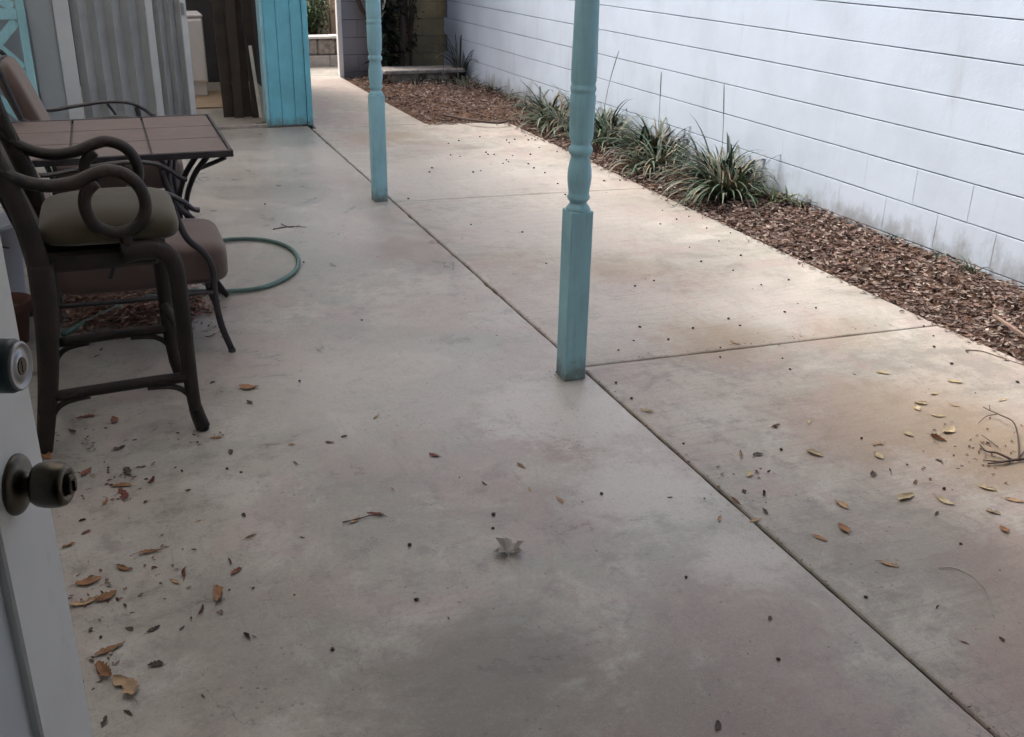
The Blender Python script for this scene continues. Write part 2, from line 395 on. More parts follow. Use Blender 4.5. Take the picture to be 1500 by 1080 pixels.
def slab_mesh(poly, name, mat, thick=.11, jit=.003, seed=1):
    """polygon slab with a slightly worn, rounded arris and uneven edges"""
    rnd = random.Random(seed); pts = []
    for i in range(len(poly)):
        a, b = Vector((*poly[i], 0)), Vector((*poly[(i + 1) % len(poly)], 0))
        k = max(1, int((b - a).length / .06))
        nn = (b - a).normalized(); nn = Vector((-nn.y, nn.x, 0))
        for j in range(k):
            p = a + (b - a) * (j / k)
            w = noise.noise(p * 9 + Vector((seed, 0, 0))) * jit + (noise.noise(p * 37) * jit * .8)
            if rnd.random() < .03: w += rnd.uniform(.002, .009)
            if j: p = p + nn * w
            pts.append(p)
    n = len(pts); cen = sum(pts, Vector()) / n; v = []
    def inset(d):
        o = []
        for i in range(n):
            a, b, c = pts[i - 1], pts[i], pts[(i + 1) % n]
            t = (c - a).normalized(); o.append(b + Vector((-t.y, t.x, 0)) * d)
        return o
    rings = [(0, -thick), (0, -.008), (.003, -.0025), (.010, 0)]
    for d, z in rings: v += [(p.x, p.y, z) for p in inset(d)]
    f = [(r * n + i, r * n + (i + 1) % n, (r + 1) * n + (i + 1) % n, (r + 1) * n + i) for r in range(3) for i in range(n)]
    f.append(tuple(range(3 * n, 4 * n)))
    m = MB(); m.add(v, f); return m.mesh(name, mat)
JX, WX = 1.650, 3.44                                   # joint line, outer edge of the walkway
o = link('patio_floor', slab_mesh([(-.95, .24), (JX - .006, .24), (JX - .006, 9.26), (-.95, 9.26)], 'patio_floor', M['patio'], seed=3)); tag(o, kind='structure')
wk = MB(); wk.box((JX - .05, .24, -.13), (WX - .03, 9.0, -.011)); wk.box((JX - .05, 9.0, -.13), (2.64, 13.55, -.011))
walk = wk.build('walkway', M['joint']); tag(walk, kind='structure')
for i, poly in enumerate([
    [(JX + .005, .24), (WX + .03, .24), (WX + .02, 2.6), (WX - .02, 3.325), (JX + .005, 3.405)],
    [(JX + .005, 3.414), (WX - .02, 3.334), (WX, 6.18), (JX + .005, 6.30)],
    [(JX + .005, 6.307), (WX, 6.187), (WX + .03, 8.98), (2.70, 9.10), (JX + .005, 9.10)],
    [(JX + .045, 9.107), (2.70, 9.107), (2.67, 10.6), (2.66, 12.75), (JX + .045, 12.75)],
    [(JX + .045, 12.758), (3.3, 12.758), (3.3, 13.62), (JX + .045, 13.62)]]):
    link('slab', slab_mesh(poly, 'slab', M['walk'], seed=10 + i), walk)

# planting bed: lumpy soil
WALLX = lambda y: 4.172 - .0135 * y
def bed_h(x, y):
    h = -.03 + .02 * noise.noise(Vector((x * 3, y * 3, 0))) + .012 * noise.noise(Vector((x * 11, y * 11, 4)))
    if y < 9.1: h += .06 * max(0, min(1, (x - WX) / .5))
    else: h += .06 * max(0, min(1, (x - 2.7) / .5)) * max(0, min(1, (y - 9.05) / .4))
    return h
bm_ = MB(); 
def bedgrid(x0, x1, y0, y1, s=.06):
    nx, ny = int((x1 - x0) / s), int((y1 - y0) / s); v = []; f = []
    for j in range(ny + 1):
        for i in range(nx + 1):
            x, y = x0 + (x1 - x0) * i / nx, y0 + (y1 - y0) * j / ny; v.append((x, y, bed_h(x, y)))
    for j in range(ny):
        for i in range(nx):
            a = j * (nx + 1) + i; f.append((a, a + 1, a + nx + 2, a + nx + 1))
    bm_.add(v, f)
bedgrid(WX - .04, 4.25, .24, 9.04); bedgrid(2.62, 4.25, 9.04, 12.7)
tag(bm_.build('planting_bed', M['soil'], smooth=True), kind='structure')

# ------------------------------------------------------------------ painted block wall along the walkway
wall = empty('block_wall', (WALLX(0), 0, 0), label='long white painted concrete block wall beside the mulch bed', cat='wall')
ang = math.atan(.0135); wall.rotation_euler = (0, 0, ang)
BL, CH = .4064, .2032; Z0 = .06
def block_mesh(L, name, mat, hj=.0035, vj=.00015, hgt=CH, T=.19):
    m = MB(); y0, y1 = vj, L - vj; z0, z1 = hj, hgt - hj; b = .0012
    prof = [(b, z0), (0, z0 + b), (0, z1 - b), (b, z1), (T, z1), (T, z0)]
    v = [(x, y0, z) for x, z in prof] + [(x, y1, z) for x, z in prof]; k = len(prof)
    f = [(i, (i + 1) % k, k + (i + 1) % k, k + i) for i in range(k)] + [tuple(range(k))[::-1], tuple(range(k, 2 * k))]
    m.add(v, f); return m.mesh(name, mat)
bA = block_mesh(BL, 'block', M['wallpaint']); bB = block_mesh(BL, 'block', M['wallpaint'], vj=.0018); bH = block_mesh(BL / 2, 'block', M['wallpaint'])
LEN = 12.6
mo = MB(); mo.box((.009, .3, -.16), (.185, LEN - .02, Z0 + 9 * CH - .01)); mo.build('mortar', M['mortar'], wall)
for c in range(-1, 9):
    off = .30 + (0 if c % 2 else BL / 2)
    if c % 2 == 0:
        o = link('block', bH, wall); o.location = (0, .30, Z0 + c * CH)
    y = off; k = 0
    while y + BL < LEN + .1:
        me = bA
        if c in (0, 1) and 2.9 < y < 4.7: me = bB
        o = link('block', me, wall); o.location = (random.uniform(-.0002, .0002), y, Z0 + c * CH + random.uniform(-.0006, .0006))
        y += BL; k += 1
cap = MB()
for k in range(21): 
    o = MB().box((-.012, .3 + k * .6, Z0 + 9 * CH), (.202, .3 + k * .6 + .595, Z0 + 9 * CH + .05), .006).build('cap_stone', M['wallpaint'], wall)

# grey block wall closing the bed, with a gap for the path
bw = empty('block_wall', (2.70, 12.62, 0), label='short grey block wall with yellow stained end at the far bed', cat='wall')
gA = None
def gblock(L):
    m = MB(); m.box((.0015, 0, .003), (L - .0015, .19, CH - .003), .004); return m.mesh('block', M['greyblock'])
gA, gH = gblock(BL), gblock(BL / 2)
MB().box((.01, .008, -.15), (1.5, .18, .04 + 9 * CH - .01)).build('mortar', M['greymortar'], bw)
for c in range(-1, 9):
    x = 0.0
    if c % 2 == 0: o = link('block', gH, bw); o.location = (0, 0, .04 + c * CH); x = BL / 2
    while x + BL < 1.65: o = link('block', gA, bw); o.location = (x, random.uniform(-.002, .002), .04 + c * CH); x += BL
gpst = MB(); gpst.box((2.645, 12.52, -.02), (2.70, 12.61, 1.9), .004)
tag(gpst.build('gate_post', M['white']), 'narrow white gate post at the end of the grey block wall', 'post')

# ------------------------------------------------------------------ house behind and left of the camera
house = empty('house', (0, 0, 0), label='stucco house wall with the open white door', cat='house')
hw = MB()
hw.box((-1.2, .06, -.13), (-.42, .24, 2.6)); hw.box((.55, .06, -.13), (4.15, .24, 2.6)); hw.box((-.42, .06, 2.25), (.55, .24, 2.6))
hw.box((-1.13, .241, -.13), (-.95, 9.30, 2.6))
hw.box((-1.2, -3.0, -.13), (4.15, -2.9, 2.6)); hw.box((4.05, -2.9, -.13), (4.15, .059, 2.6)); hw.box((-1.2, -2.9, -.13), (-1.1, .059, 2.6))
hw.build('wall', M['housewall'], house)
MB().box((-1.09, -2.89, .05), (4.04, .23, .15)).build('inner_floor', M['roof'], house)
MB().box((-1.3, -3.1, 2.601), (4.3, 1.7, 2.72)).build('roof', M['roof'], house)  # unseen roof, its eave depth set to darken the near floor
# open door
dr = bpy.data.objects.new('door', None); col.objects.link(dr); dr.parent = house
E0 = Vector((-.114, 1.07)); A = R(20); dv = Vector((math.sin(A), math.cos(A)))
hg = E0 - dv * .815
dr.location = (hg.x, hg.y, .17); dr.rotation_euler = (0, 0, R(90) - A)   # local +x hinge->edge, local -y = visible face
d = MB(); W, HT, TH = .815, 1.98, .042; st = .112
for a_, b_ in (((0, 0, 0), (st, TH, HT)), ((W - st, 0, 0), (W, TH, HT)), ((st, 0, 0), (W - st, TH, .22)), ((st, 0, HT - st), (W - st, TH, HT))):
    d.box(a_, b_, .0025)
d.build('door_frame', M['white'], dr)
d = MB(); d.box((st - .01, .010, .21), (W - st + .01, .03, HT - st + .01)); d.build('door_panel', M['doorpanel'], dr)
KX, KZ = W - .064, 1.082 - .17
T = Matrix.Translation((KX, 0, KZ)) @ Matrix.Rotation(R(90), 4, 'X') @ Matrix.Diagonal((.94, .94, .84, 1))
d = MB(); d.lathe([(.0335, 0), (.0335, .002), (.032, .005), (.026, .009), (.017, .012), (.012, .016), (.011, .026)], 40, T); d.build('knob_rosette', M['brass'], dr, True)
d = MB(); d.lathe([(.011, .020), (.017, .0215), (.0215, .0235), (.0238, .028), (.0250, .036), (.0252, .044), (.0244, .053), (.0225, .059), (.0195, .0622), (.013, .0622), (.0125, .060)], 40, T); d.build('knob', M['brass'], dr, True)
d = MB(); d.lathe([(.0115, .058), (.0115, .0655), (.010, .068), (.004, .0685)], 24, T); 
d.box((-.002, -.006, .068), (.002, .006, .0712), 0, T); d.build('key_cylinder', M['brassdark'], dr)
T2 = Matrix.Translation((KX - .004, 0, KZ + .132)) @ Matrix.Rotation(R(90), 4, 'X')
d = MB(); d.lathe([(.0262, 0), (.0262, .022), (.0240, .027)], 40, T2); d.build('deadbolt_housing', M['green_dark'], dr, True)
d = MB(); d.lathe([(.0232, .0265), (.0240, .0285), (.0228, .030), (.0208, .030), (.0195, .0275), (.014, .0285), (.0135, .0295), (.004, .0295)], 40, T2); d.build('deadbolt_face', M['chrome'], dr, True)
d = MB(); d.box((-.0015, -.006, .029), (.0015, .006, .031), 0, T2); d.lathe([(.009, .0290), (.0085, .0305), (.002, .0305)], 20, T2); d.build('keyhole', M['brassdark'], dr)
for hz in (.2, .95, 1.7):
    MB().lathe([(.007, 0), (.007, .09)], 12, Matrix.Translation((-.008, TH, hz))).build('hinge', M['brass'], dr)

# patio cover on the posts
def fibre():
    n = NT('milky_fibreglass'); t = n.t; tr = n.n('ShaderNodeBsdfTranslucent'); tr.inputs[0].default_value = (.90, .90, .885, 1)
    df = n.n('ShaderNodeBsdfDiffuse'); df.inputs[0].default_value = (.6, .59, .56, 1); mx = n.n('ShaderNodeMixShader'); mx.inputs[0].default_value = .22
    t.links.new(tr.outputs[0], mx.inputs[1]); t.links.new(df.outputs[0], mx.inputs[2]); t.links.new(mx.outputs[0], t.nodes['Material Output'].inputs[0]); return n.m
M['fibreglass'] = fibre()  # unseen roof sheeting, made translucent to let more light through
pc = empty('patio_cover', (0, 0, 2.4), label='timber patio cover carried by the turned teal posts', cat='roof')
MB().box((1.52, .25, 0), (1.62, 9.22, .16), .004).build('beam', M['teal'], pc)
for k in range(12):
    y = 1.8 + k * .67; MB().box((-.94, y, .161), (1.86, y + .04, .30)).build('rafter', M['roof'], pc)
for k in range(20):
    y = 1.71 + k * .45
    if y < 9.3: MB().box((-1.0, y, .3015), (1.75, y + .446, .306)).build('roof_panel', M['fibreglass'], pc)

# turned posts
def make_post(loc, label):
    t = empty('porch_post', loc, 0, label, 'post', 'turned posts of the patio cover')
    b = MB(); s = .0445; b.box((-s, -s, 0), (s, s, .675), .004)
    v = []; n = 16                                  # lamb's-tongue shoulders from square to round
    b.build('base_block', M['teal'], t)
    pr = [(.0445, .672), (.046, .680), (.040, .690), (.033, .698), (.031, .704), (.036, .710), (.0415, .718), (.0425, .724), (.038, .733),
          (.0385, .745), (.043, .775), (.0445, .800), (.043, .825), (.038, .852), (.0345, .868), (.035, .876), (.042, .884), (.0445, .894), (.043, .904), (.036, .912), (.0355, .920),
          (.040, .930), (.0435, .945), (.0445, 1.00), (.0455, 1.06), (.0465, 1.085), (.043, 1.092), (.043, 1.100), (.0465, 1.106), (.0465, 1.116), (.043, 1.122), (.0430, 1.130), (.0455, 1.137),
          (.0455, 1.2), (.0425, 1.38), (.0405, 1.47), (.0425, 1.478), (.0425, 1.49), (.038, 1.497), (.0385, 1.505), (.042, 1.512), (.042, 1.524), (.0395, 1.532), (.0385, 1.70), (.037, 1.9), (.042, 1.92), (.042, 1.94), (.036, 1.95), (.0445, 2.02), (.0445, 2.06)]
    MB().lathe(pr, 28).build('turned_shaft', M['teal'], t, True)
    b = MB(); b.box((-s, -s, 2.05), (s, s, 2.40), .004); b.build('top_block', M['teal'], t)
    return t
make_post((1.572, 3.335, 0), 'turned teal porch post where the walkway joint meets the patio edge')
make_post((1.568, 6.36, 0), 'turned teal porch post standing nearer the storage shed')

# ------------------------------------------------------------------ storage shed at the end of the patio
shed = empty('storage_shed', (0, 9.26, 0), label='teal board storage shed with grey folding door and dark opening', cat='shed')
for x0, x1 in ((1.315, 1.418), (1.421, 1.538), (1.541, 1.640), ):
    MB().box((x0, -.02, .015), (x1, .012, 2.5), .003).build('board', M['shedteal'], shed)
MB().box((1.643, -.035, .01), (1.69, .02, 2.5), .003).build('corner_trim', M['shedteal'], shed)
MB().box((1.283, -.03, .01), (1.312, .14, 2.5), .003).build('corner_trim', M['teal'], shed)
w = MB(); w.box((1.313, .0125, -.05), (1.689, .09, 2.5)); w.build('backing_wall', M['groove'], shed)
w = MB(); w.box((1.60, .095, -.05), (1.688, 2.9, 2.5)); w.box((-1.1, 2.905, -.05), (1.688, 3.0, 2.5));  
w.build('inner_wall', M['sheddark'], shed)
MB().box((-1.1, .11, -.05), (-1.0, 2.9, 2.5)).build('inner_wall', M['cabinet'], shed)  # unseen wall, whitened to bounce light onto the cabinet
MB().box((-.99, .15, .04), (-.52, .16, 2.45)).build('inner_wall', M['cabinet'], shed)  # unseen white facing, added to bounce light inside the shed
MB().box((-1.1, .1, 2.505), (1.69, 3.0, 2.51)).build('roof_sheet', M['fibreglass'], shed)  # unseen roof, translucent so that light reaches the cabinet
MB().box((-1.0, .005, -.1), (1.599, 2.9, .03), .006).build('floor', M['patio'], shed)
MB().box((.45, 1.0, .031), (1.12, 2.1, .045)).build('floor_sheet', M['plywood'], shed)
MB().box((-.512, .055, .03), (-.325, .075, 2.02)).build('side_panel', M['greywall'], shed)
MB().box((-.323, .03, .03), (-.205, .09, 2.02), .004).build('door_jamb', M['vinylwhite'], shed)
fd = bpy.data.objects.new('folding_door', None); col.objects.link(fd); fd.parent = shed
def pleats(x0, x1, k):
    s = (x1 - x0) / k
    for i in range(k):
        a, b = x0 + i * s, x0 + (i + 1) * s
        m = MB(); y0, y1 = (.045, .105) if i % 2 else (.105, .045)
        m.add([(a, y0, .04), (b, y1, .04), (b, y1, 2.0), (a, y0, 2.0), (a, y0 + .006, .04), (b, y1 + .006, .04), (b, y1 + .006, 2.0), (a, y0 + .006, 2.0)],
              [(0, 1, 2, 3), (7, 6, 5, 4), (0, 4, 5, 1), (1, 5, 6, 2), (2, 6, 7, 3), (3, 7, 4, 0)])
        m.build('pleat', M['vinyl'], fd)
pleats(-.2, .372, 9)
MB().box((.374, .03, .035), (.432, .06, 2.0), .005).build('stile', M['vinylwhite'], fd)
pleats(.434, .648, 5)
MB().box((.650, .03, .035), (.698, .075, 2.0), .005).build('stile', M['vinylwhite'], fd)
MB().box((.655, .015, .95), (.68, .029, 1.05), .004).build('handle', M['chrome'], fd)
# cross-braced pale teal gate left of the folding door
tg = empty('braced_gate', (-.76, 9.10, 0), label='pale turquoise cross-braced gate beside the grey folding door', cat='gate')
for x in (-.21, .21): MB().box((x - .03, -.02, .02), (x + .03, .02, 1.35), .003).build('stile', M['paleteal'], tg)
for z in (.06, .52, .98, 1.30): MB().box((-.179, -.015, z - .04), (.179, .015, z + .04), .003).build('rail', M['paleteal'], tg)
for z0, z1 in ((.10, .48), (.56, .94), (1.02, 1.26)):
    for sg in (1, -1):
        a, b = Vector((-.176 * sg, 0, z0)), Vector((.176 * sg, 0, z1)); dd = (b - a); L = dd.length
        Mx = Matrix.Translation((a + b) / 2 + Vector((0, .006 * sg, 0))) @ Matrix.Rotation(-math.atan2(dd.z, dd.x), 4, 'Y')
        MB().box((-L / 2 + .02, -.005, -.035), (L / 2 - .02, .005, .035), 0, Mx).build('brace', M['paleteal'], tg)
wl = MB(); wl.box((-1.0, .09, -.02), (-.514, .10, 2.5)); wl.build('front_wall', M['greywall'], shed)

# things inside the shed
cb = empty('cabinet', (.70, 11.0, .046), label='white enamel cabinet standing inside the dark shed', cat='cabinet')
MB().box((-.27, 0, .13), (.27, .5, .76), .012).build('body', M['cabinet'], cb)
MB().box((-.255, .02, 0), (.255, .49, .128), .004).build('plinth', M['cabinet'], cb)
MB().box((-.262, -.016, .15), (.262, -.001, .74), .006).build('door', M['cabinet'], cb)
MB().box((-.275, -.01, .762), (.275, .5, .79), .008).build('top', M['cabinet'], cb)
for i, (x, y, wd, ly, h, mat) in enumerate(((1.015, 9.72, .10, 0, 2.05, 0), (1.095, 9.66, .085, 0, 2.2, 0), (1.172, 9.70, .09, 0, 1.95, 0), (1.245, 9.64, .07, .0, 2.1, 0))):
    m = MB(); m.box((-wd / 2, -.011, 0), (wd / 2, .011, h), .002); o = m.build('wood_plank', M['plankbrown'])
    o.location = (x, y, .031); o.rotation_euler = (R(-3 - i * .5), R((-.4, .5, -.3, .4)[i]), R((8, -5, 12, 3)[i]))
    tag(o, 'dark brown plank leaning upright just inside the shed opening', 'plank', 'planks stood inside the shed')
m = MB(); m.box((-.014, -.006, 0), (.014, .006, .62), .002); o = m.build('wood_strip', M['planklight']); o.location = (1.262, 9.45, .06); o.rotation_euler = (R(-3), R(-4), 0)
tag(o, 'thin pale strip of wood leaning beside the teal shed wall', 'wood strip')

# ------------------------------------------------------------------ beyond the gap
pl = empty('planter_wall', (2.6, 13.62, 0), label='low two-course stone planter wall with whitish capping beyond the gap', cat='planter')
x = -.75
for i in range(5): 
    MB().box((x, 0, -.02), (x + .30, .2, .135), .012).build('stone', M['palestone'], pl); x += .304
x = -.9
for i in range(8): 
    h = .33 + random.uniform(-.012, .012); MB().box((x, .02 + random.uniform(0, .02), .14), (x + .225, .2, h), .02).build('stone', M['roughstone'], pl); x += .229
x = -.9
for i in range(5): 
    MB().box((x, -.01, .345), (x + .36, .23, .375 + random.uniform(0, .008)), .006).build('cap_stone', M['white'], pl); x += .364
fn = empty('board_fence', (2.5, 15.9, -.1), label='tan wooden board fence behind the green shrubs', cat='fence')
M['fencewood'] = plain('fence_wood', (.42, .32, .23), .8, .2, 5)
for k in range(22):
    MB().box((-1.6 + k * .142, 0, 0), (-1.6 + k * .142 + .136, .02, 1.7 + random.uniform(-.01, .01)), .002).build('board', M['fencewood'], fn)
MB().box((-1.6, .021, 1.3), (1.52, .06, 1.39)).build('rail', M['fencewood'], fn)
m = MB(); m.box((-.055, -.05, 0), (.055, .05, 1.9), .004); o = m.build('fence_post', M['fencewood']); o.location = (2.98, 14.3, 0); tag(o, 'tan wooden post standing beside the green shrub beyond the gap', 'post')
def leaf_card(mb, p, d, L, W_, c, fold=.25):
    d = d.normalized(); s = d.cross(Vector((0, 0, 1)))
    if s.length < .05: s = Vector((1, 0, 0))
    s.normalize(); u = s.cross(d)
    a, b, e = p, p + d * L * .5, p + d * L - u * L * .15
    v = [a, b + s * W_ * .5 + u * W_ * fold, b, b - s * W_ * .5 + u * W_ * fold, e]
    mb.add(v, [(0, 2, 1), (0, 3, 2), (1, 2, 4), (2, 3, 4)], 0, c)
def shrub(loc, rx, ry, h, nl, label, pal, L=(.05, .09), name='shrub', z0=.05):
    t = empty(name, loc, 0, label, 'shrub', None); st = MB(); lf = MB(); rnd = random.Random(int(loc[0] * 100 + loc[1] * 10))
    tips = []
    for k in range(14):
        a = rnd.uniform(0, 6.28); r_ = rnd.uniform(.3, .95)
        e = Vector((math.cos(a) * rx * r_, math.sin(a) * ry * r_, h * rnd.uniform(.5, 1)))
        mid_ = Vector((e.x * .35, e.y * .35, e.z * .55))
        pp = spline([(0, 0, 0), mid_, e], 5); st.tube(pp, [.012 * (1 - i / len(pp)) + .003 for i in range(len(pp))], 5); tips.append(pp)
    for k in range(nl):
        pp = rnd.choice(tips); q = pp[rnd.randrange(3, len(pp))] + Vector((rnd.gauss(0, .3 * rx), rnd.gauss(0, .3 * ry), rnd.gauss(0, .14 * h)))
        if q.z < z0: q.z = z0 + rnd.random() * .1
        dd = Vector((rnd.gauss(0, 1), rnd.gauss(0, 1), rnd.gauss(.1, .7)))
        c0 = rnd.choice(pal); j = rnd.uniform(.6, 1.3); leaf_card(lf, q, dd, rnd.uniform(*L), rnd.uniform(*L) * .45, tuple(x * j for x in c0))
    st.build('stem', M['twig'], t); o = lf.build('foliage', M['green'], t); tag(o, kind='stuff'); return t
GR = [(.09, .17, .065), (.13, .22, .09), (.18, .27, .11), (.055, .11, .05)]
YG = [(.27, .33, .14), (.36, .40, .21), (.46, .47, .30), (.17, .23, .10)]
shrub((2.30, 14.25, .2), .38, .30, .75, 1500, 'deep green leafy shrub growing behind the low planter wall', GR)
shrub((2.72, 14.45, .2), .36, .30, .8, 1300, 'mid green leafy shrub growing next to the tan post beyond the gap', GR)
shrub((2.45, 15.1, .1), .7, .35, 1.35, 2200, 'tall pale green shrub growing against the board fence', YG)

# dark shrub, slab seat and weeds in the far bed
def strap_plant(loc, nb, L, spread, label, pal, name='strap_leaf_plant', cat='plant', group=None, wid=.009, stalks=0, lean=(0, 0), seed=0, erect=.5):
    t = empty(name, loc, 0, label, cat, group); rnd = random.Random(seed + int(loc[1] * 100)); m = MB()
    for k in range(nb):
        a = rnd.uniform(0, 2 * math.pi); rr = abs(rnd.gauss(0, .5)) * spread * .42
        base = Vector((math.cos(a) * rr, math.sin(a) * rr, 0)); a2 = a + rnd.gauss(0, 1.0)
        ln = rnd.uniform(.55, 1.1) * L; el = rnd.uniform(erect, 1.35); dirv = Vector((math.cos(a2), math.sin(a2), 0)) + Vector((lean[0], lean[1], 0))
        p = base.copy(); pts = [p.copy()]; n = 7; e = el; droop = rnd.uniform(.12, .44)
        for i in range(n):
            p = p + (dirv * math.cos(e) + Vector((0, 0, math.sin(e)))) * ln / n; e -= droop * (.5 + i / n)
            if p.z < .015: p.z = .015
            pts.append(p.copy())
        c0 = rnd.choice(pal); j = rnd.uniform(.6, 1.35); c = tuple(q * j for q in c0); w = wid * rnd.uniform(.7, 1.2)
        s = Vector((-dirv.y, dirv.x, 0)).normalized(); v = []; f = []
        for i, q in enumerate(pts):
            ww = w * (1 - (i / n) ** 2.2) * (.6 + .4 * min(1, i / 2)) + .0006
            v += [q - s * ww, q - Vector((0, 0, ww * .5)), q + s * ww]
        for i in range(n):
            b = i * 3; f += [(b, b + 1, b + 4, b + 3), (b + 1, b + 2, b + 5, b + 4)]
        m.add(v, f, 0, c)
    tag(m.build('leaves', M['green'], t, True), kind='stuff')
    for k in range(stalks):
        a = rnd.uniform(0, 6.28); e = Vector((math.cos(a) * .14, math.sin(a) * .14, L * rnd.uniform(1.0, 1.35)))
        pp = spline([(e.x * .1, e.y * .1, 0), (e.x * .4, e.y * .4, e.z * .55), e], 5)
        MB().tube(pp, [.0022] * (len(pp) - 4) + [.0035, .004, .0035, .002], 5).build('flower_stalk', M['twig'], t)
    return t
LG = [(.070, .125, .070), (.095, .16, .09), (.055, .095, .06), (.13, .165, .115), (.18, .17, .12), (.20, .15, .09)]
DG = [(.045, .08, .055), (.06, .105, .068), (.075, .11, .08), (.035, .05, .042), (.14, .11, .07)]
LT = [(.10, .15, .05), (.14, .17, .07), (.07, .11, .05)]
GP = 'strap-leaf clumps along the block wall'
for i, (x, y, nb, L, sp, pal, stk, lean, lb) in enumerate((
    (3.80, 5.72, 150, .46, .36, LG, 0, (-.25, -.1), 'pale arching strap-leaf clump at the mulch end of the row'),
    (3.93, 6.02, 200, .54, .40, DG, 1, (0, 0), 'dark dense strap-leaf clump with a thin stalk touching the pale arching one'),
    (3.76, 6.62, 120, .40, .42, LG, 0, (-.1, 0), 'spreading mid green strap-leaf clump next to the dark dense one'),
    (3.95, 6.98, 190, .50, .40, DG, 1, (0, 0), 'dark strap-leaf clump against the wall behind the teal post'),
    (3.80, 7.52, 110, .42, .40, LG, 0, (0, 0), 'strap-leaf clump half hidden behind the shaft of the teal post'),
    (3.92, 7.95, 200, .54, .42, DG, 1, (0, 0), 'dark tall strap-leaf clump leaning on the white wall past the post'),
    (3.80, 8.50, 130, .48, .42, LG, 0, (-.1, 0), 'mid green strap-leaf clump by the inner corner of the walkway'),
    (3.85, 8.95, 100, .50, .34, DG, 0, (0, 0), 'last small dark strap-leaf clump where the bed widens'))):
    strap_plant((x, y, bed_h(x, y) - .01), nb, L, sp, lb, pal, group=GP, stalks=stk, lean=lean, seed=i, wid=.0105)
strap_plant((4.0, 5.45, bed_h(4.0, 5.45)), 40, .22, .3, 'small light green weed tuft at the end of the strap-leaf row', LT, name='weed', wid=.008, seed=41, erect=.2)
for i, (px, py, L, nb) in enumerate(((1440, 395, .16, 16), (1395, 375, .10, 10), (1330, 350, .07, 8), (1185, 300, .16, 14))):
    q = gp(px, py, .05); y = q.y; x = WALLX(y) - .05
    strap_plant((x, y, bed_h(x, y)), nb, L, .1, 'tiny dark weed sprouting at the foot of the white block wall', DG, name='weed', group='weeds at the wall foot', wid=.005, seed=60 + i, erect=.7)
sb = empty('slab_seat', (3.45, 11.85, 0), label='pale concrete slab laid on blocks in the far corner of the bed', cat='slab')
MB().box((-.47, -.2, .12), (.5, .2, .165), .008).build('top_slab', M['roughstone'], sb)
for x in (-.2, .18): MB().box((x - .15, -.15, -.02), (x + .15, .15, .119), .01).build('support_block', M['roughstone'], sb)
shrub((3.14, 12.22, 0), .13, .12, 1.1, 420, 'dark drooping shrub in front of the grey block wall', [(.02, .03, .025), (.03, .045, .03), (.03, .027, .022), (.05, .06, .03)], L=(.10, .22), z0=.15)
shrub((3.50, 12.40, 0), .14, .10, 1.5, 150, 'sparse olive shrub against the yellow stained wall end', [(.05, .055, .025), (.07, .06, .03), (.03, .03, .02)], L=(.06, .12), z0=.3)
tr = empty('tree', (3.36, 12.36, -.03), 0, 'dark slender tree in the bed corner with an unseen crown added for shade', 'tree')
m = MB(); m.tube(spline([(0, 0, 0), (.03, -.02, .6), (-.02, -.05, 1.3), (.05, -.1, 2.3)], 6), [.05 - .0012 * i for i in range(19)], 9)
rt_ = random.Random(31); tips = []
for k in range(11):
    a = rt_.uniform(0, 6.28); z0_ = rt_.uniform(1.5, 2.3); e = Vector((math.cos(a) * rt_.uniform(.5, 1.3), math.sin(a) * rt_.uniform(.5, 1.5) - .5, rt_.uniform(2.3, 3.7)))
    pp = spline([(0, -.06, z0_), (e.x * .4, e.y * .4, z0_ + (e.z - z0_) * .6), e], 5); m.tube(pp, [.024 * (1 - .8 * i / len(pp)) for i in range(len(pp))], 6); tips.append(pp)
m.build('trunk', M['twig'], tr, True); m = MB()
for k in range(3200):
    pp = rt_.choice(tips); q = pp[rt_.randrange(3, len(pp))] + Vector((rt_.gauss(0, .22), rt_.gauss(0, .25), rt_.gauss(0, .18)))
    if q.z < 2.0: q.z = 2.0 + rt_.random() * .3
    j = rt_.uniform(.6, 1.3); c0 = rt_.choice([(.05, .085, .035), (.07, .11, .045), (.04, .06, .03)])
    leaf_card(m, q, Vector((rt_.gauss(0, 1), rt_.gauss(0, 1), rt_.gauss(-.3, .6))), rt_.uniform(.08, .15), rt_.uniform(.03, .055), tuple(a_ * j for a_ in c0))
tag(m.build('crown', M['green'], tr), kind='stuff')  # crown out of view, added to shade the far path and corner
for i, (x, y) in enumerate(((3.35, 11.5), (3.6, 11.45), (3.85, 11.35), (3.15, 11.95), (3.75, 11.0))):
    strap_plant((x, y, bed_h(x, y)), 22, .26, .25, 'thin straggling weed growing round the low concrete slab', [(.06, .075, .05), (.08, .09, .06), (.05, .05, .035)], name='weed', group='weeds round the slab', wid=.006, seed=130 + i, erect=.5)
t = strap_plant((3.93, 11.75, bed_h(3.9, 11.7)), 24, .85, .12, 'upright narrow-leaved weed standing in the wall corner', [(.06, .075, .055), (.08, .09, .07)], name='weed', wid=.011, seed=90, erect=1.2)
for i, (x, y) in enumerate(((3.95, 10.7), (3.92, 10.1), (3.85, 9.5), (3.7, 11.3))):
    strap_plant((x, y, bed_h(x, y)), 26, .2, .3, 'low sprawling grey-green weed on the leaf litter near the corner', [(.07, .09, .07), (.05, .06, .05), (.10, .11, .085)], name='weed', group='weeds in the far bed', wid=.007, seed=100 + i, erect=.3)
m = MB(); m.tube(spline([(2.86, 12.5, .98), (2.95, 12.45, .74), (3.12, 12.38, .45), (3.2, 12.3, .1)], 6), [.028] * 6 + [.024] * 6 + [.02] * 7, 8)
tag(m.build('dead_branch', M['twig']), 'bare dark branch leaning against the grey block wall', 'branch')
m = MB(); m.tube(spline([gp(648, 168, .03), gp(690, 176, .05), gp(730, 180, .04), gp(745, 176, .05)], 6), .012, 6)
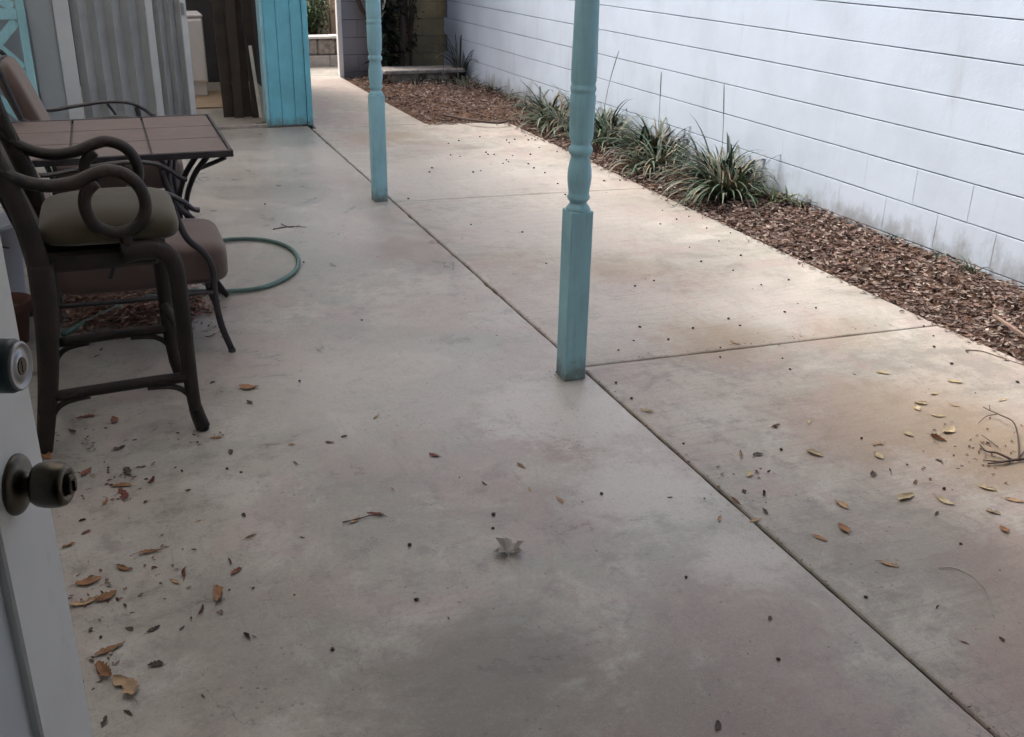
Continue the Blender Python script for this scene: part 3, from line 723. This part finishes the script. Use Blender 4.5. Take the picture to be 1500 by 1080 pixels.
tag(m.build('dead_branch', M['twig']), 'thin dead branch lying along the end edge of the walkway', 'branch')

# ------------------------------------------------------------------ leaf litter
LC = [(.185, .130, .112), (.24, .180, .158), (.14, .095, .082), (.31, .25, .215), (.105, .075, .066), (.17, .108, .092), (.38, .33, .285), (.26, .21, .186), (.16, .125, .115), (.20, .130, .105)]
def chip(mb, p, L, W_, rz, tilt, curl, c):
    d = Vector((math.cos(rz), math.sin(rz), 0)); s = Vector((-d.y, d.x, 0)); s = (s * math.cos(tilt) + Vector((0, 0, math.sin(tilt))))
    up = Vector((0, 0, 1)); v = []
    for t, w in ((-1, .12), (-.35, .9), (.35, .85), (1, .08)):
        z = curl * L * (t * t - .3) * .5
        q = p + d * (t * L / 2) + up * z
        v += [q - s * (w * W_ / 2) + up * (.22 * W_ * w), q, q + s * (w * W_ / 2) + up * (.22 * W_ * w)]
    mb.add(v, [(i * 3 + k, i * 3 + k + 1, i * 3 + k + 4, i * 3 + k + 3) for i in range(3) for k in range(2)], 0, c)
rnd = random.Random(5); lit = MB()
def litter(n, fx, fy, edge=None, Ls=(.016, .052), zoff=.012):
    for k in range(n):
        x, y = fx(), fy(); z = bed_h(x, y) + rnd.uniform(.002, zoff + .02)
        c0 = rnd.choice(LC); j = rnd.uniform(.65, 1.25)
        chip(lit, Vector((x, y, z)), rnd.uniform(*Ls), rnd.uniform(.007, .02), rnd.uniform(0, 6.28), rnd.gauss(0, .5), rnd.uniform(-.3, .6), tuple(q * j for q in c0))
litter(9500, lambda: rnd.uniform(WX + .01, 4.10), lambda: rnd.uniform(1.6, 5.6))
litter(5200, lambda: rnd.uniform(WX + .01, 4.05), lambda: rnd.uniform(5.6, 9.05))
litter(5200, lambda: rnd.uniform(2.72, 4.0), lambda: rnd.uniform(9.1, 12.5))
for k in range(420):                                     # stragglers spilling over the walkway edge
    y = rnd.uniform(2.0, 9); x = WX - abs(rnd.gauss(0, .03)); c0 = rnd.choice(LC)
    chip(lit, Vector((x, y, .006)), rnd.uniform(.015, .04), rnd.uniform(.008, .016), rnd.uniform(0, 6.28), rnd.gauss(0, .2), rnd.uniform(-.1, .4), c0)
for k in range(220):
    x = rnd.uniform(2.7, 3.46); y = 9.05 - abs(rnd.gauss(0, .03)); c0 = rnd.choice(LC)
    chip(lit, Vector((x, y, .006)), rnd.uniform(.015, .04), rnd.uniform(.008, .016), rnd.uniform(0, 6.28), rnd.gauss(0, .2), rnd.uniform(-.1, .4), c0)
tag(lit.build('leaf_litter', M['litter']), 'brown leaf litter and mulch covering the bed beside the walkway', 'leaf litter', kind='stuff')
lit = MB()
for k in range(1700):
    t_ = rnd.random(); px = rnd.gauss(185, 62); py = rnd.gauss(452, 17)
    if not (60 < px < 310 and 405 < py < 500): continue
    q = gp(px, py); c0 = rnd.choice(LC); j = rnd.uniform(.6, 1.2)
    chip(lit, q + Vector((0, 0, rnd.uniform(.004, .022))), rnd.uniform(.025, .065), rnd.uniform(.012, .024), rnd.uniform(0, 6.28), rnd.gauss(0, .4), rnd.uniform(-.1, .5), (c0[0] * j * 1.7, c0[1] * j * 1.35, c0[2] * j * 1.2))
for k in range(140):
    q = gp(rnd.uniform(95, 330), rnd.gauss(470, 26)); chip(lit, q + Vector((0, 0, .006)), rnd.uniform(.02, .045), .012, rnd.uniform(0, 6.28), rnd.gauss(0, .2), rnd.uniform(-.1, .4), rnd.choice(LC))
tag(lit.build('leaf_litter', M['litter']), 'drift of brown dead leaves swept under the cushioned chair', 'leaf litter', kind='stuff')
m = MB(); m.tube([gp(1455, 462, .05), gp(1480, 478, .055), gp(1515, 502, .05)], [.008, .010, .008], 6)
tag(m.build('mulch_stick', M['mulchstick']), 'short thick stick lying on the mulch beside the walkway', 'stick')

# ------------------------------------------------------------------ furniture
def cushion_mesh(name, x0, x1, y0, y1, z0, z1, mat, puff=.35, n=10, crown=.0):
    """soft box: superellipse cross sections"""
    m = MB(); cx, cy, cz = (x0 + x1) / 2, (y0 + y1) / 2, (z0 + z1) / 2; ax, ay, az = (x1 - x0) / 2, (y1 - y0) / 2, (z1 - z0) / 2
    def se(c, e): return math.copysign(abs(c) ** e, c)
    v = []; nu, nv = 40, 16
    for j in range(nv + 1):
        ph = -math.pi / 2 + math.pi * j / nv
        for i in range(nu):
            th = 2 * math.pi * i / nu
            cp = se(math.cos(ph), puff); sp = se(math.sin(ph), puff * 1.3)
            x, y, z = cx + ax * cp * se(math.cos(th), .28), cy + ay * cp * se(math.sin(th), .28), cz + az * sp
            if crown: z += crown * (1 - ((x - cx) / ax) ** 2) * (1 - ((y - cy) / ay) ** 2) * (1 if sp > 0 else 0)
            z += .004 * noise.noise(Vector((x * 9, y * 9, z * 9)))
            v.append((x, y, z))
    f = [(j * nu + i, j * nu + (i + 1) % nu, (j + 1) * nu + (i + 1) % nu, (j + 1) * nu + i) for j in range(nv) for i in range(nu)]
    m.add(v, f); return m.mesh(name, mat, True)

# tall counter chair, facing the walkway
tc = empty('counter_chair', (0, 3.32, 0), 0, 'tall dark brown counter chair with looped arms and olive cushion', 'chair')
WD = .50
def bar(pts, r, flat, parent, name, mat, k=6, n=10, up=(0, 1, 0)):
    m = MB(); pp = spline(pts, k); 
    rr = r if not isinstance(r, (tuple, list)) else [r[0] + (r[-1] - r[0]) * i / (len(pp) - 1) for i in range(len(pp))]
    m.tube(pp, rr, n, up, flat); return m.build(name, mat, parent, True)
SK = Vector((.03, 0, 0))
for y in (0.0, WD):
    sh = .0 if y == 0 else -.035
    bar([(-.02 + sh, y, .655), (.04 + sh, y, .662), (.10 + sh, y, .65), (.132 + sh, y, .60), (.138 + sh, y, .48), (.139 + sh, y, .3), (.141 + sh, y, .16), (.148 + sh, y, .07), (.166 + sh, y, .0)], (.036, .020), (.75, 1.0), tc, 'leg', M['wicker'])
    bar([(-.345 + sh * .3, y, .0), (-.325 + sh * .3, y, .10), (-.295 + sh * .3, y, .26), (-.272 + sh * .3, y, .45), (-.262 + sh * .3, y, .64)], (.026, .040), (.75, 1.0), tc, 'leg', M['wicker'])
    bar([(-.262 + sh * .3, y, .60), (-.29, y, .80), (-.345, y, 1.0), (-.37, y, 1.14)], (.036, .026), (.75, 1), tc, 'back_upright', M['wicker'])
    bar([(.146 + sh, y, .088), (.152 + sh, y, .055), (.163 + sh, y, .012)], (.024, .026), (.85, 1), tc, 'foot_wrap', M['wicker'])
    bar([(-.29, y, .195), (0, y, .205), (.145 + sh, y, .205)], .019, (.8, 1.0), tc, 'stretcher', M['wicker'])
    bar([(.148 + sh, y, .09), (.125 + sh, y, .145), (.08 + sh, y, .177), (.0 + sh, y, .185)], .010, (1.2, 1), tc, 'bracket', M['wicker'])
    bar([(-.318, y, .09), (-.29, y, .145), (-.25, y, .172), (-.18, y, .182)], .010, (1.2, 1), tc, 'bracket', M['wicker'])
    zf = 0 if y == 0 else .0
    arm = [(-.375, y, .985), (-.335, y, .940), (-.27, y, .900), (-.20, y, .882), (-.127, y, .889), (-.075, y, .908), (-.025, y, .918), (.03, y, .895), (.062, y, .845), (.064, y, .785), (.03, y, .738), (-.03, y, .722), (-.085, y, .748), (-.108, y, .80), (-.103, y, .85), (-.07, y, .885)]
    bar(arm, .0185, (1.35, 1.08), tc, 'arm', M['wicker'], k=5)
    bar([(-.01, y, .722), (.0, y, .69), (.01, y, .655)], .02, (1, 1), tc, 'arm_support', M['wicker'])
bar([(.13, .02, .30), (.128, WD / 2, .30), (.10, WD - .02, .30)], .017, (1, 1), tc, 'footrest', M['wicker'], up=(0, 0, 1))
bar([(-.30, .02, .24), (-.30, WD - .02, .24)], .017, (1, 1), tc, 'stretcher', M['wicker'], up=(0, 0, 1))
MB().box((-.27, .02, .60), (.09, WD - .02, .665), .012).build('seat_frame', M['wicker'], tc)
link('seat_cushion', cushion_mesh('seat_cushion', -.26, .165, -.005, WD - .01, .668, .768, M['olive'], .55, crown=.022), tc)
m = MB(); nu, nv = 8, 12; v = []
for j in range(nv + 1):
    t_ = j / nv; xx = -.275 - .11 * t_ - .015 * math.sin(t_ * 3.1); zz = .66 + .46 * t_
    for i in range(nu + 1): v.append((xx - .012 * math.sin(math.pi * i / nu), .02 + (WD - .04) * i / nu, zz))
nn_ = len(v); v += [(x - .012, y, z) for x, y, z in v]
f = []
for j in range(nv):
    for i in range(nu):
        a = j * (nu + 1) + i; f += [(a, a + 1, a + nu + 2, a + nu + 1), (nn_ + a + nu + 1, nn_ + a + nu + 2, nn_ + a + 1, nn_ + a)]
m.add(v, f); m.build('back_sling', M['sling'], tc, True)
bar([(-.372, 0, 1.13), (-.375, WD / 2, 1.15), (-.372, WD, 1.13)], .022, (1, 1), tc, 'top_rail', M['wicker'], up=(1, 0, 0))

# cushioned iron armchairs
def make_armchair(loc, label, rz=0, wd=.56):
    t = empty('patio_armchair', loc, rz, label, 'chair', 'cushioned iron chairs at the tiled table')
    for y in (0.0, wd):
        bar([(.175, y, .655), (.188, y, .58), (.22, y, .49), (.275, y, .43), (.302, y, .36), (.300, y, .26), (.312, y, .13), (.345, y, .01)], .0125, (.75, 1.1), t, 'leg', M['iron'])
        bar([(-.28, y, .33), (-.295, y, .2), (-.33, y, .01)], .0125, (.75, 1.1), t, 'leg', M['iron'])
        bar([(-.40, y, .70), (-.30, y, .655), (-.15, y, .672), (.02, y, .69), (.14, y, .68), (.21, y, .645), (.25, y, .61), (.275, y, .602)], .0125, (1.5, .8), t, 'arm', M['iron'])
        bar([(-.27, y, .30), (-.33, y, .50), (-.41, y, .75), (-.46, y, .94), (-.50, y, .985)], .0125, (.9, 1.0), t, 'back_upright', M['iron'])
        bar([(-.28, y, .268), (0, y, .262), (.295, y, .268)], .012, (1, .8), t, 'seat_rail', M['iron'])
        bar([(.02, y, .68), (.06, y, .60), (.04, y, .50), (-.04, y, .44), (-.08, y, .36)], .008, (.8, 1), t, 'arm_scroll', M['iron'])
        MB().lathe([(.014, 0), (.016, .006), (.013, .014)], 12, Matrix.Translation((.346, y, 0))).build('foot', M['iron'], t)
    bar([(.297, 0, .265), (.297, wd, .265)], .012, (1, 1), t, 'seat_rail', M['iron'], up=(0, 0, 1))
    bar([(-.46, 0, .945), (-.475, wd / 2, .965), (-.46, wd, .945)], .012, (1, 1), t, 'top_rail', M['iron'], up=(1, 0, 0))
    link('seat_cushion', cushion_mesh('seat_cushion', -.30, .375, .02, wd - .02, .275, .452, M['taupe'], .30, crown=.01), t)
    me = cushion_mesh('back_cushion', -.05, .06, .03, wd - .03, 0, .56, M['taupe'], .36); b = link('back_cushion', me, t)
    b.location = (-.275, 0, .43); b.rotation_euler = (0, R(-20), 0)
    return t
make_armchair((.0, 4.02, 0), 'cushioned black iron armchair between the counter chair and the tiled table')
make_armchair((-.03, 5.78, 0), 'cushioned black iron armchair on the shed side of the tiled table')

# tiled table
tb = empty('patio_table', (-.02, 5.115, 0), 0, 'square dark iron table with a brown nine-tile top', 'table')
hs = .505; ts = .318; gap = .008; zt = .705
for i in range(3):
    for j in range(3):
        x, y = (i - 1) * (ts + gap), (j - 1) * (ts + gap)
        MB().box((x - ts / 2, y - ts / 2, zt - .008), (x + ts / 2, y + ts / 2, zt + .006), .003).build('tile', M['tile'], tb)
m = MB(); e = .4895
for a_, b_ in (((-hs, -hs, zt - .022), (hs, -e, zt + .009)), ((-hs, e, zt - .022), (hs, hs, zt + .009)), ((-hs, -e, zt - .022), (-e, e, zt + .009)), ((e, -e, zt - .022), (hs, e, zt + .009))): m.box(a_, b_, .004)
m.box((-e, -e, zt - .02), (e, e, zt - .0085)); m.build('top_frame', M['iron'], tb)
for sx in (-1, 1):
    for sy in (-1, 1):
        for dz in (0, 1):
            k = 1 - .10 * dz
            bar([(sx * .40 * k, sy * .44 * k, zt - .024), (sx * .33 * k, sy * .40 * k, .58), (sx * .29 * k, sy * .36 * k, .44), (sx * .31 * k, sy * .36 * k, .26), (sx * .38 * k, sy * .38 * k, .10), (sx * .43, sy * .40, .008)], .0115, (.8, 1.15), tb, 'leg', M['iron'], up=(sx, -sy, 0))
        bar([(sx * .47, sy * .47, zt - .03), (sx * .43, sy * .43, .65), (sx * .35, sy * .40, .615)], .010, (1, 1), tb, 'bracket', M['iron'], up=(sx, -sy, 0))
rp = [(.27 * math.cos(a), .32 * math.sin(a), .36) for a in [2 * math.pi * k / 24 for k in range(25)]]
m = MB(); m.tube(rp, .009, 8, (0, 0, 1), cap=False); m.build('leg_ring', M['iron'], tb, True)

# hose, bucket, pot
hp = [gp(92, 490, .014), gp(130, 470, .014), gp(200, 440, .014), gp(270, 427, .014), gp(330, 427, .014), gp(385, 421, .014), gp(425, 403, .014), gp(437, 385, .014), gp(428, 366, .014), gp(400, 354, .014), gp(365, 350, .014), gp(325, 352, .014), gp(270, 362, .014), gp(190, 380, .014), gp(110, 400, .014), gp(70, 425, .014)]
m = MB(); m.tube(spline(hp, 8), .0115, 10); tag(m.build('garden_hose', M['hose'], None, True), 'green garden hose curving in a loop on the patio floor', 'hose')
bk = empty('bucket', (-.60, 4.98, 0), 0, 'pale plastic bucket behind the counter chair', 'bucket')
MB().lathe([(.12, 0), (.125, .01), (.155, .36), (.165, .362), (.165, .385), (.152, .385), (.145, .36), (.115, .02), (.01, .015)], 32, None).build('body', M['bucket'], bk, True)
bar([(0, -.165, .37), (.08, -.15, .30), (.12, 0, .26), (.08, .15, .30), (0, .165, .37)], .004, (1, 1), bk, 'handle', M['iron'], up=(1, 0, 0))
pt = empty('flower_pot', (-.50, 4.42, 0), 0, 'small dark reddish flower pot beside the pale bucket', 'pot')
MB().lathe([(.06, 0), (.085, .14), (.098, .141), (.10, .185), (.09, .185), (.08, .15), (.01, .145)], 28).build('body', M['terracotta'], pt, True)
MB().lathe([(.079, .15), (.03, .158), (.005, .16)], 16).build('pot_soil', M['soil'], pt)

# ------------------------------------------------------------------ fallen leaves, seeds, twigs
def leaf_mesh(k, mat):
    """dead leaf: cupped, twisted, ragged margin, sometimes torn or rolled"""
    rr = random.Random(100 + k); m = MB(); n = 10; ty = k % 5
    curl = rr.uniform(.2, 1.3); fold = rr.uniform(.2, 1.1); bend = rr.uniform(-.5, .5); wmax = rr.uniform(.30, .62); twist = rr.uniform(-1.1, 1.1); v = []
    if ty == 3: fold = 2.0; wmax *= 1.2                     # rolled
    for i in range(n + 1):
        t_ = i / n; x = t_ - .5; w = wmax * .5 * math.sin(math.pi * (.03 + .94 * t_)) ** .7 * (1.15 - .4 * t_)
        y = bend * (x * x - .25); z = curl * .45 * x * x; tw = twist * x
        for s_ in (-1, -.5, 0, .5, 1):
            rag = 1 + .22 * math.sin(i * 2.9 + s_ * 3 + k) + rr.uniform(-.12, .12) if abs(s_) == 1 else 1
            if ty == 1 and s_ == 1 and 3 < i < 7: rag = .45    # torn side
            if ty == 4 and abs(s_) == 1: rag *= .6 + .55 * abs(math.sin(i * 1.35))   # lobed
            ww = w * rag; an = s_ * fold * 1.1
            yy = ww * (math.sin(an) / (fold * 1.1)) ; zz = ww * (1 - math.cos(an)) / (fold * 1.1) * 1.3
            v.append((x, y + yy * math.cos(tw) - zz * math.sin(tw), z + zz * math.cos(tw) + yy * math.sin(tw) + .025 * rr.uniform(-1, 1)))
    f = [(i * 5 + q, i * 5 + q + 1, i * 5 + q + 6, i * 5 + q + 5) for i in range(n) for q in range(4)]
    zmin = min(p[2] for p in v); v = [(x, y, z - zmin + .01) for x, y, z in v]
    m.add(v, f); z0 = v[2][2]
    m.tube([(-.5, v[2][1], z0), (-.62, v[2][1] + .03, z0 * .6 + .01), (-.74, v[2][1] + rr.uniform(-.12, .12), .02)], [.012, .010, .008], 5)
    return m.mesh('fallen_leaf', mat, True)
LM = {c: [leaf_mesh(i * 10 + j, M['leaf_' + c]) for j in range(10)] for i, c in enumerate(('brown', 'tan', 'yellow', 'dark', 'red'))}
ADJ = dict(brown='curled brown', tan='small tan', yellow='pale yellow', dark='small dark', red='reddish brown')
def fallen(px, py, c, L=.04):
    q = gp(px, py, .001); o = link('fallen_leaf', random.choice(LM[c])); o.location = (q.x, q.y, .001 if q.x < 1.66 else .001)
    L *= .85 if c == 'dark' else (1.4 if (q.x < .3 and q.y < 2.4 and c in ('brown', 'tan')) else 1.08)
    o.scale = (L, L * random.uniform(.8, 1.2), L * random.uniform(.6, 1.0)); o.rotation_euler = (0, 0, random.uniform(0, 6.28))
    if q.x > JX: w = 'on the walkway between the teal post and the bare twig' if q.y < 3.4 else 'on the walkway near the mulch bed'
    elif q.y < 2.42 and q.x < .45: w = 'on the patio floor beside the open door'
    elif q.x < .35: w = 'on the patio floor near the counter chair'
    else: w = 'on the open patio floor between chair and joint line'
    tag(o, ADJ[c] + ' dead leaf ' + w, 'leaf', 'fallen leaves on the concrete')
for px, py, c, L in ((221, 809, 'brown', .062), (183, 833, 'brown', .05), (130, 852, 'brown', .062), (122, 883, 'tan', .075), (155, 874, 'brown', .055), (272, 841, 'red', .045), (255, 853, 'tan', .03), (317, 873, 'brown', .05),
    (294, 894, 'red', .042), (336, 824, 'red', .03), (346, 839, 'red', .038), (367, 787, 'tan', .035), (133, 923, 'dark', .026), (161, 952, 'brown', .055), (154, 983, 'brown', .05), (180, 1010, 'tan', .062), (228, 975, 'dark', .042),
    (189, 922, 'dark', .028), (225, 922, 'dark', .042), (268, 920, 'dark', .022), (361, 933, 'dark', .036), (153, 1057, 'dark', .036), (187, 1045, 'dark', .034), (298, 1020, 'dark', .02), (101, 800, 'brown', .035), (443, 788, 'dark', .02),
    (365, 568, 'brown', .07), (365, 590, 'dark', .045), (311, 561, 'dark', .03), (316, 643, 'brown', .04), (165, 616, 'red', .05), (125, 612, 'red', .06), (69, 668, 'brown', .06), (105, 633, 'dark', .04), (197, 645, 'dark', .02), (175, 657, 'dark', .05),
    (127, 692, 'red', .05), (186, 692, 'dark', .06), (207, 685, 'dark', .04), (178, 713, 'brown', .055), (221, 705, 'red', .04), (178, 725, 'red', .07), (154, 736, 'brown', .04), (266, 691, 'dark', .026), (338, 662, 'dark', .045), (434, 679, 'tan', .03),
    (426, 652, 'brown', .022), (121, 763, 'dark', .026), (126, 781, 'red', .028), (290, 764, 'tan', .018), (358, 755, 'dark', .028), (551, 612, 'tan', .032), (504, 640, 'dark', .03), (483, 648, 'dark', .036), (636, 667, 'red', .036), (764, 683, 'brown', .042),
    (710, 709, 'red', .026), (673, 700, 'dark', .016), (575, 717, 'tan', .02), (776, 717, 'tan', .024), (820, 734, 'tan', .042), (550, 755, 'red', .05), (520, 762, 'tan', .04), (981, 729, 'dark', .022), (1050, 1063, 'dark', .038),
    (947, 603, 'yellow', .05), (1085, 667, 'yellow', .055), (1110, 667, 'dark', .045), (1136, 625, 'tan', .05), (1185, 618, 'yellow', .045), (1194, 665, 'yellow', .055), (1097, 696, 'yellow', .036), (1090, 720, 'dark', .03), (1118, 724, 'dark', .045), (1121, 750, 'dark', .045),
    (1078, 735, 'tan', .05), (1292, 547, 'yellow', .05), (1251, 549, 'dark', .022), (1398, 560, 'yellow', .055), (1369, 577, 'yellow', .04), (1348, 591, 'yellow', .045), (1344, 598, 'yellow', .045), (1397, 594, 'tan', .04), (1468, 587, 'yellow', .04), (1374, 609, 'yellow', .05),
    (1389, 631, 'yellow', .07), (1375, 643, 'brown', .06), (1332, 636, 'yellow', .045), (1286, 652, 'tan', .045), (1287, 668, 'yellow', .045), (1375, 675, 'dark', .03), (1279, 695, 'dark', .05), (1339, 707, 'tan', .03), (1328, 730, 'yellow', .065), (1232, 740, 'tan', .05),
    (1385, 734, 'yellow', .06), (1447, 716, 'yellow', .05), (1487, 734, 'tan', .055), (1455, 751, 'yellow', .04), (1372, 753, 'dark', .03), (1235, 775, 'brown', .05), (1202, 789, 'brown', .045), (1303, 827, 'tan', .05), (1470, 777, 'brown', .035),
    (1105, 763, 'tan', .036), (1055, 761, 'tan', .032), (1076, 503, 'tan', .05), (1373, 890, 'dark', .026), (1413, 942, 'red', .022), (1467, 937, 'dark', .022), (1127, 906, 'dark', .024)):
    fallen(px, py, c, L)
m = MB(); rr = random.Random(4); v = []
for k in range(7): pass
sv = [Vector(p) for p in ((0, 0, 1), (.9, 0, .45), (.28, .85, .45), (-.72, .53, .45), (-.72, -.53, .45), (.28, -.85, .45), (.72, .53, -.45), (-.28, .85, -.45), (-.9, 0, -.45), (-.28, -.85, -.45), (.72, -.53, -.45), (0, 0, -1))]
sf = [(0, 1, 2), (0, 2, 3), (0, 3, 4), (0, 4, 5), (0, 5, 1), (1, 6, 2), (2, 7, 3), (3, 8, 4), (4, 9, 5), (5, 10, 1), (2, 6, 7), (3, 7, 8), (4, 8, 9), (5, 9, 10), (1, 10, 6), (11, 7, 6), (11, 8, 7), (11, 9, 8), (11, 10, 9), (11, 6, 10)]
SM = []
for k in range(3):
    m = MB(); m.add([(p.x * rr.uniform(.8, 1.3), p.y * rr.uniform(.7, 1.1), p.z * .6 + .58) for p in sv], sf); SM.append(m.mesh('seed_pod', M['seed'], True))
def seed(px, py, s=.0065):
    q = gp(px, py, 0); o = link('seed_pod', random.choice(SM)); o.location = (q.x, q.y, .0005); s *= random.uniform(.8, 1.3); o.scale = (s, s, s); o.rotation_euler = (0, 0, random.uniform(0, 6.28))
    w = 'on the patio floor' if q.x < JX else ('on the walkway slab at the leafy twig end' if q.y < 3.35 else ('on the walkway slab between the two teal posts' if q.y < 6.2 else 'on the walkway slab nearest the far bed'))
    tag(o, 'tiny dark seed pod ' + w, 'seed', 'seed pods on the concrete')
for px, py in ((937, 480), (1015, 482), (1067, 468), (1084, 478), (979, 498), (928, 500), (906, 514), (1055, 510), (1055, 524), (902, 562), (925, 585), (1001, 651), (881, 725), (1157, 542), (1146, 526), (1262, 643), (1383, 717), (1394, 534), (1368, 509), (1353, 479), (1490, 561), (1367, 493), (1407, 798), (1005, 847), (1268, 876), (1140, 967),
    (885, 266), (908, 265), (978, 292), (986, 302), (967, 329), (991, 322), (970, 309), (1009, 318), (1029, 320), (1035, 335), (1070, 342), (1053, 354), (1085, 375), (1027, 384), (1074, 397), (1010, 363), (1115, 418), (1155, 411), (1195, 452), (958, 412), (1149, 458),
    (598, 292), (629, 253), (633, 247), (693, 253), (704, 251), (782, 247), (742, 235), (745, 238), (737, 240), (774, 241), (715, 227), (724, 227), (712, 224), (657, 211), (672, 207), (742, 206), (746, 210), (754, 205), (774, 206), (779, 204), (784, 206), (790, 217), (816, 223), (798, 254), (817, 270), (828, 286), (728, 184), (703, 201), (660, 228), (674, 230), (777, 227), (751, 229),
    (765, 341), (800, 387), (723, 755), (722, 775), (600, 800), (439, 559), (333, 688), (353, 693), (388, 300), (445, 385), (610, 880), (530, 470), (487, 953), (1144, 660), (1136, 627), (690, 330), (930, 420)):
    seed(px, py, .0075 if py < 300 else .0062)
for i, (px, py, c) in enumerate(()): pass
# grey lobed leaf, cupped
m = MB(); nl = 7; v = [(0, 0, .008)]; f = []
for k in range(nl):
    a = R(-125) + R(250) * k / (nl - 1); ln = .052 * (1 - .22 * abs(k - 3) / 3); d = Vector((math.cos(a), math.sin(a), 0)); s = Vector((-d.y, d.x, 0)); up = Vector((0, 0, 1))
    b = len(v); lift = .020 + .014 * math.sin(k * 2.1)
    v += [tuple(d * .016 + s * -.007 + up * .012), tuple(d * .016 + up * .007), tuple(d * .016 + s * .007 + up * .012), tuple(d * ln * .62 + s * -.013 + up * (lift * .75 + .008)), tuple(d * ln * .62 + up * lift * .55), tuple(d * ln * .62 + s * .013 + up * (lift * .75 + .008)), tuple(d * ln + up * lift * 1.1 + s * .004)]
    f += [(0, b, b + 1), (0, b + 1, b + 2), (b, b + 3, b + 4, b + 1), (b + 1, b + 4, b + 5, b + 2), (b + 3, b + 6, b + 4), (b + 4, b + 6, b + 5)]
m.add(v, f); m.tube([(0, 0, .008), (-.025, .004, .004), (-.055, -.004, .002)], .0014, 5)
o = m.build('lobed_leaf', M['leaf_grey']); q = gp(745, 812); o.location = (q.x, q.y, .001); o.rotation_euler = (0, 0, R(75)); o.scale = (1.0, 1.0, 1.0)
tag(o, 'curled grey lobed leaf lying alone on the open patio floor', 'leaf')
# crumbled leaf bits gathered by the door, along the joints and round the chair feet
cr_ = MB(); rr = random.Random(77)
def crumb(x, y, s_=1.0):
    c0 = rr.choice(LC); j = rr.uniform(.5, 1.1); chip(cr_, Vector((x, y, .003)), rr.uniform(.006, .018) * s_, rr.uniform(.004, .010) * s_, rr.uniform(0, 6.28), rr.gauss(0, .3), rr.uniform(-.2, .6), (c0[0] * j * 1.1, c0[1] * j * .9, c0[2] * j * .8))
for cx_, cy_, sx_, k in ((150, 870, 30, 26), (180, 705, 38, 40), (225, 815, 30, 12), (110, 640, 30, 24), (290, 640, 22, 14), (300, 880, 50, 12), (160, 970, 25, 14), (1100, 700, 45, 16), (1400, 640, 70, 30), (1460, 670, 30, 26)):
    for _ in range(k):
        q = gp(max(70, cx_ + rr.gauss(0, sx_)), cy_ + rr.gauss(0, sx_ * .55)); crumb(q.x, q.y, 1.1)
for _ in range(150): crumb(JX + rr.gauss(0, .008), rr.uniform(.9, 9.0), .8)
for _ in range(50): crumb(rr.uniform(JX, WX), 3.405 + rr.gauss(0, .01) , .7)
for _ in range(170): crumb(rr.uniform(-.3, 3.3), rr.uniform(1.2, 8.8), .7)
for _ in range(26): a_ = rr.uniform(0, 6.28); crumb(1.572 + .062 * math.cos(a_), 3.335 + .062 * math.sin(a_), .7)
tag(cr_.build('leaf_crumbs', M['litter']), 'scattered crumbs of dead leaf on the concrete', 'leaf crumbs', kind='stuff')
# twigs
def twig(name, paths, label, mat='twig'):
    m = MB()
    for pts, r_ in paths: 
        pp = spline(pts, 6); m.tube(pp, [r_ * (1 - .6 * i / len(pp)) for i in range(len(pp))], 5)
    tag(m.build(name, M[mat], None, True), label, 'twig')
z = lambda px, py, h=.004: gp(px, py, h)
twig('dead_twig', [([z(1530, 672), z(1492, 673, .01), z(1468, 677, .012), z(1447, 679, .006)], .006), ([z(1493, 673, .008), z(1491, 640, .02), z(1484, 618, .03), z(1465, 608, .025), z(1447, 600, .02), z(1440, 596, .015)], .0035), ([z(1450, 601, .02), z(1449, 593, .03)], .002), ([z(1460, 607, .02), z(1445, 610, .012), z(1433, 620, .006)], .002),
    ([z(1485, 675, .01), z(1462, 664, .015), z(1445, 661, .012), z(1435, 651, .008)], .005), ([z(1480, 676, .006), z(1460, 676, .01), z(1440, 674, .004)], .004), ([z(1490, 674, .004), z(1510, 650, .01)], .003), ([z(1462, 655, .006), z(1438, 637, .01)], .002)], 'bare dead twig with curled side shoots on the stained walkway')
twig('dead_twig', [([z(1418, 516), z(1416, 513), z(1440, 515), z(1470, 525), z(1515, 540)], .003)], 'thin bent twig lying at the walkway edge by the mulch')
twig('pale_stem', [([z(1375, 832), z(1398, 832), z(1425, 845), z(1446, 868), z(1456, 903)], .0018)], 'fine pale curved stem on the near walkway slab', 'palestem')
twig('dead_twig', [([z(400, 336), z(425, 332), z(448, 333)], .0035), ([z(412, 328), z(425, 333), z(440, 330)], .003)], 'small forked twig on the patio beyond the hose loop')
twig('dead_twig', [([z(502, 765), z(525, 760), z(548, 754, .008), z(566, 755)], .0022)], 'short dark twig on the open patio floor')

bpy.context.view_layer.update()
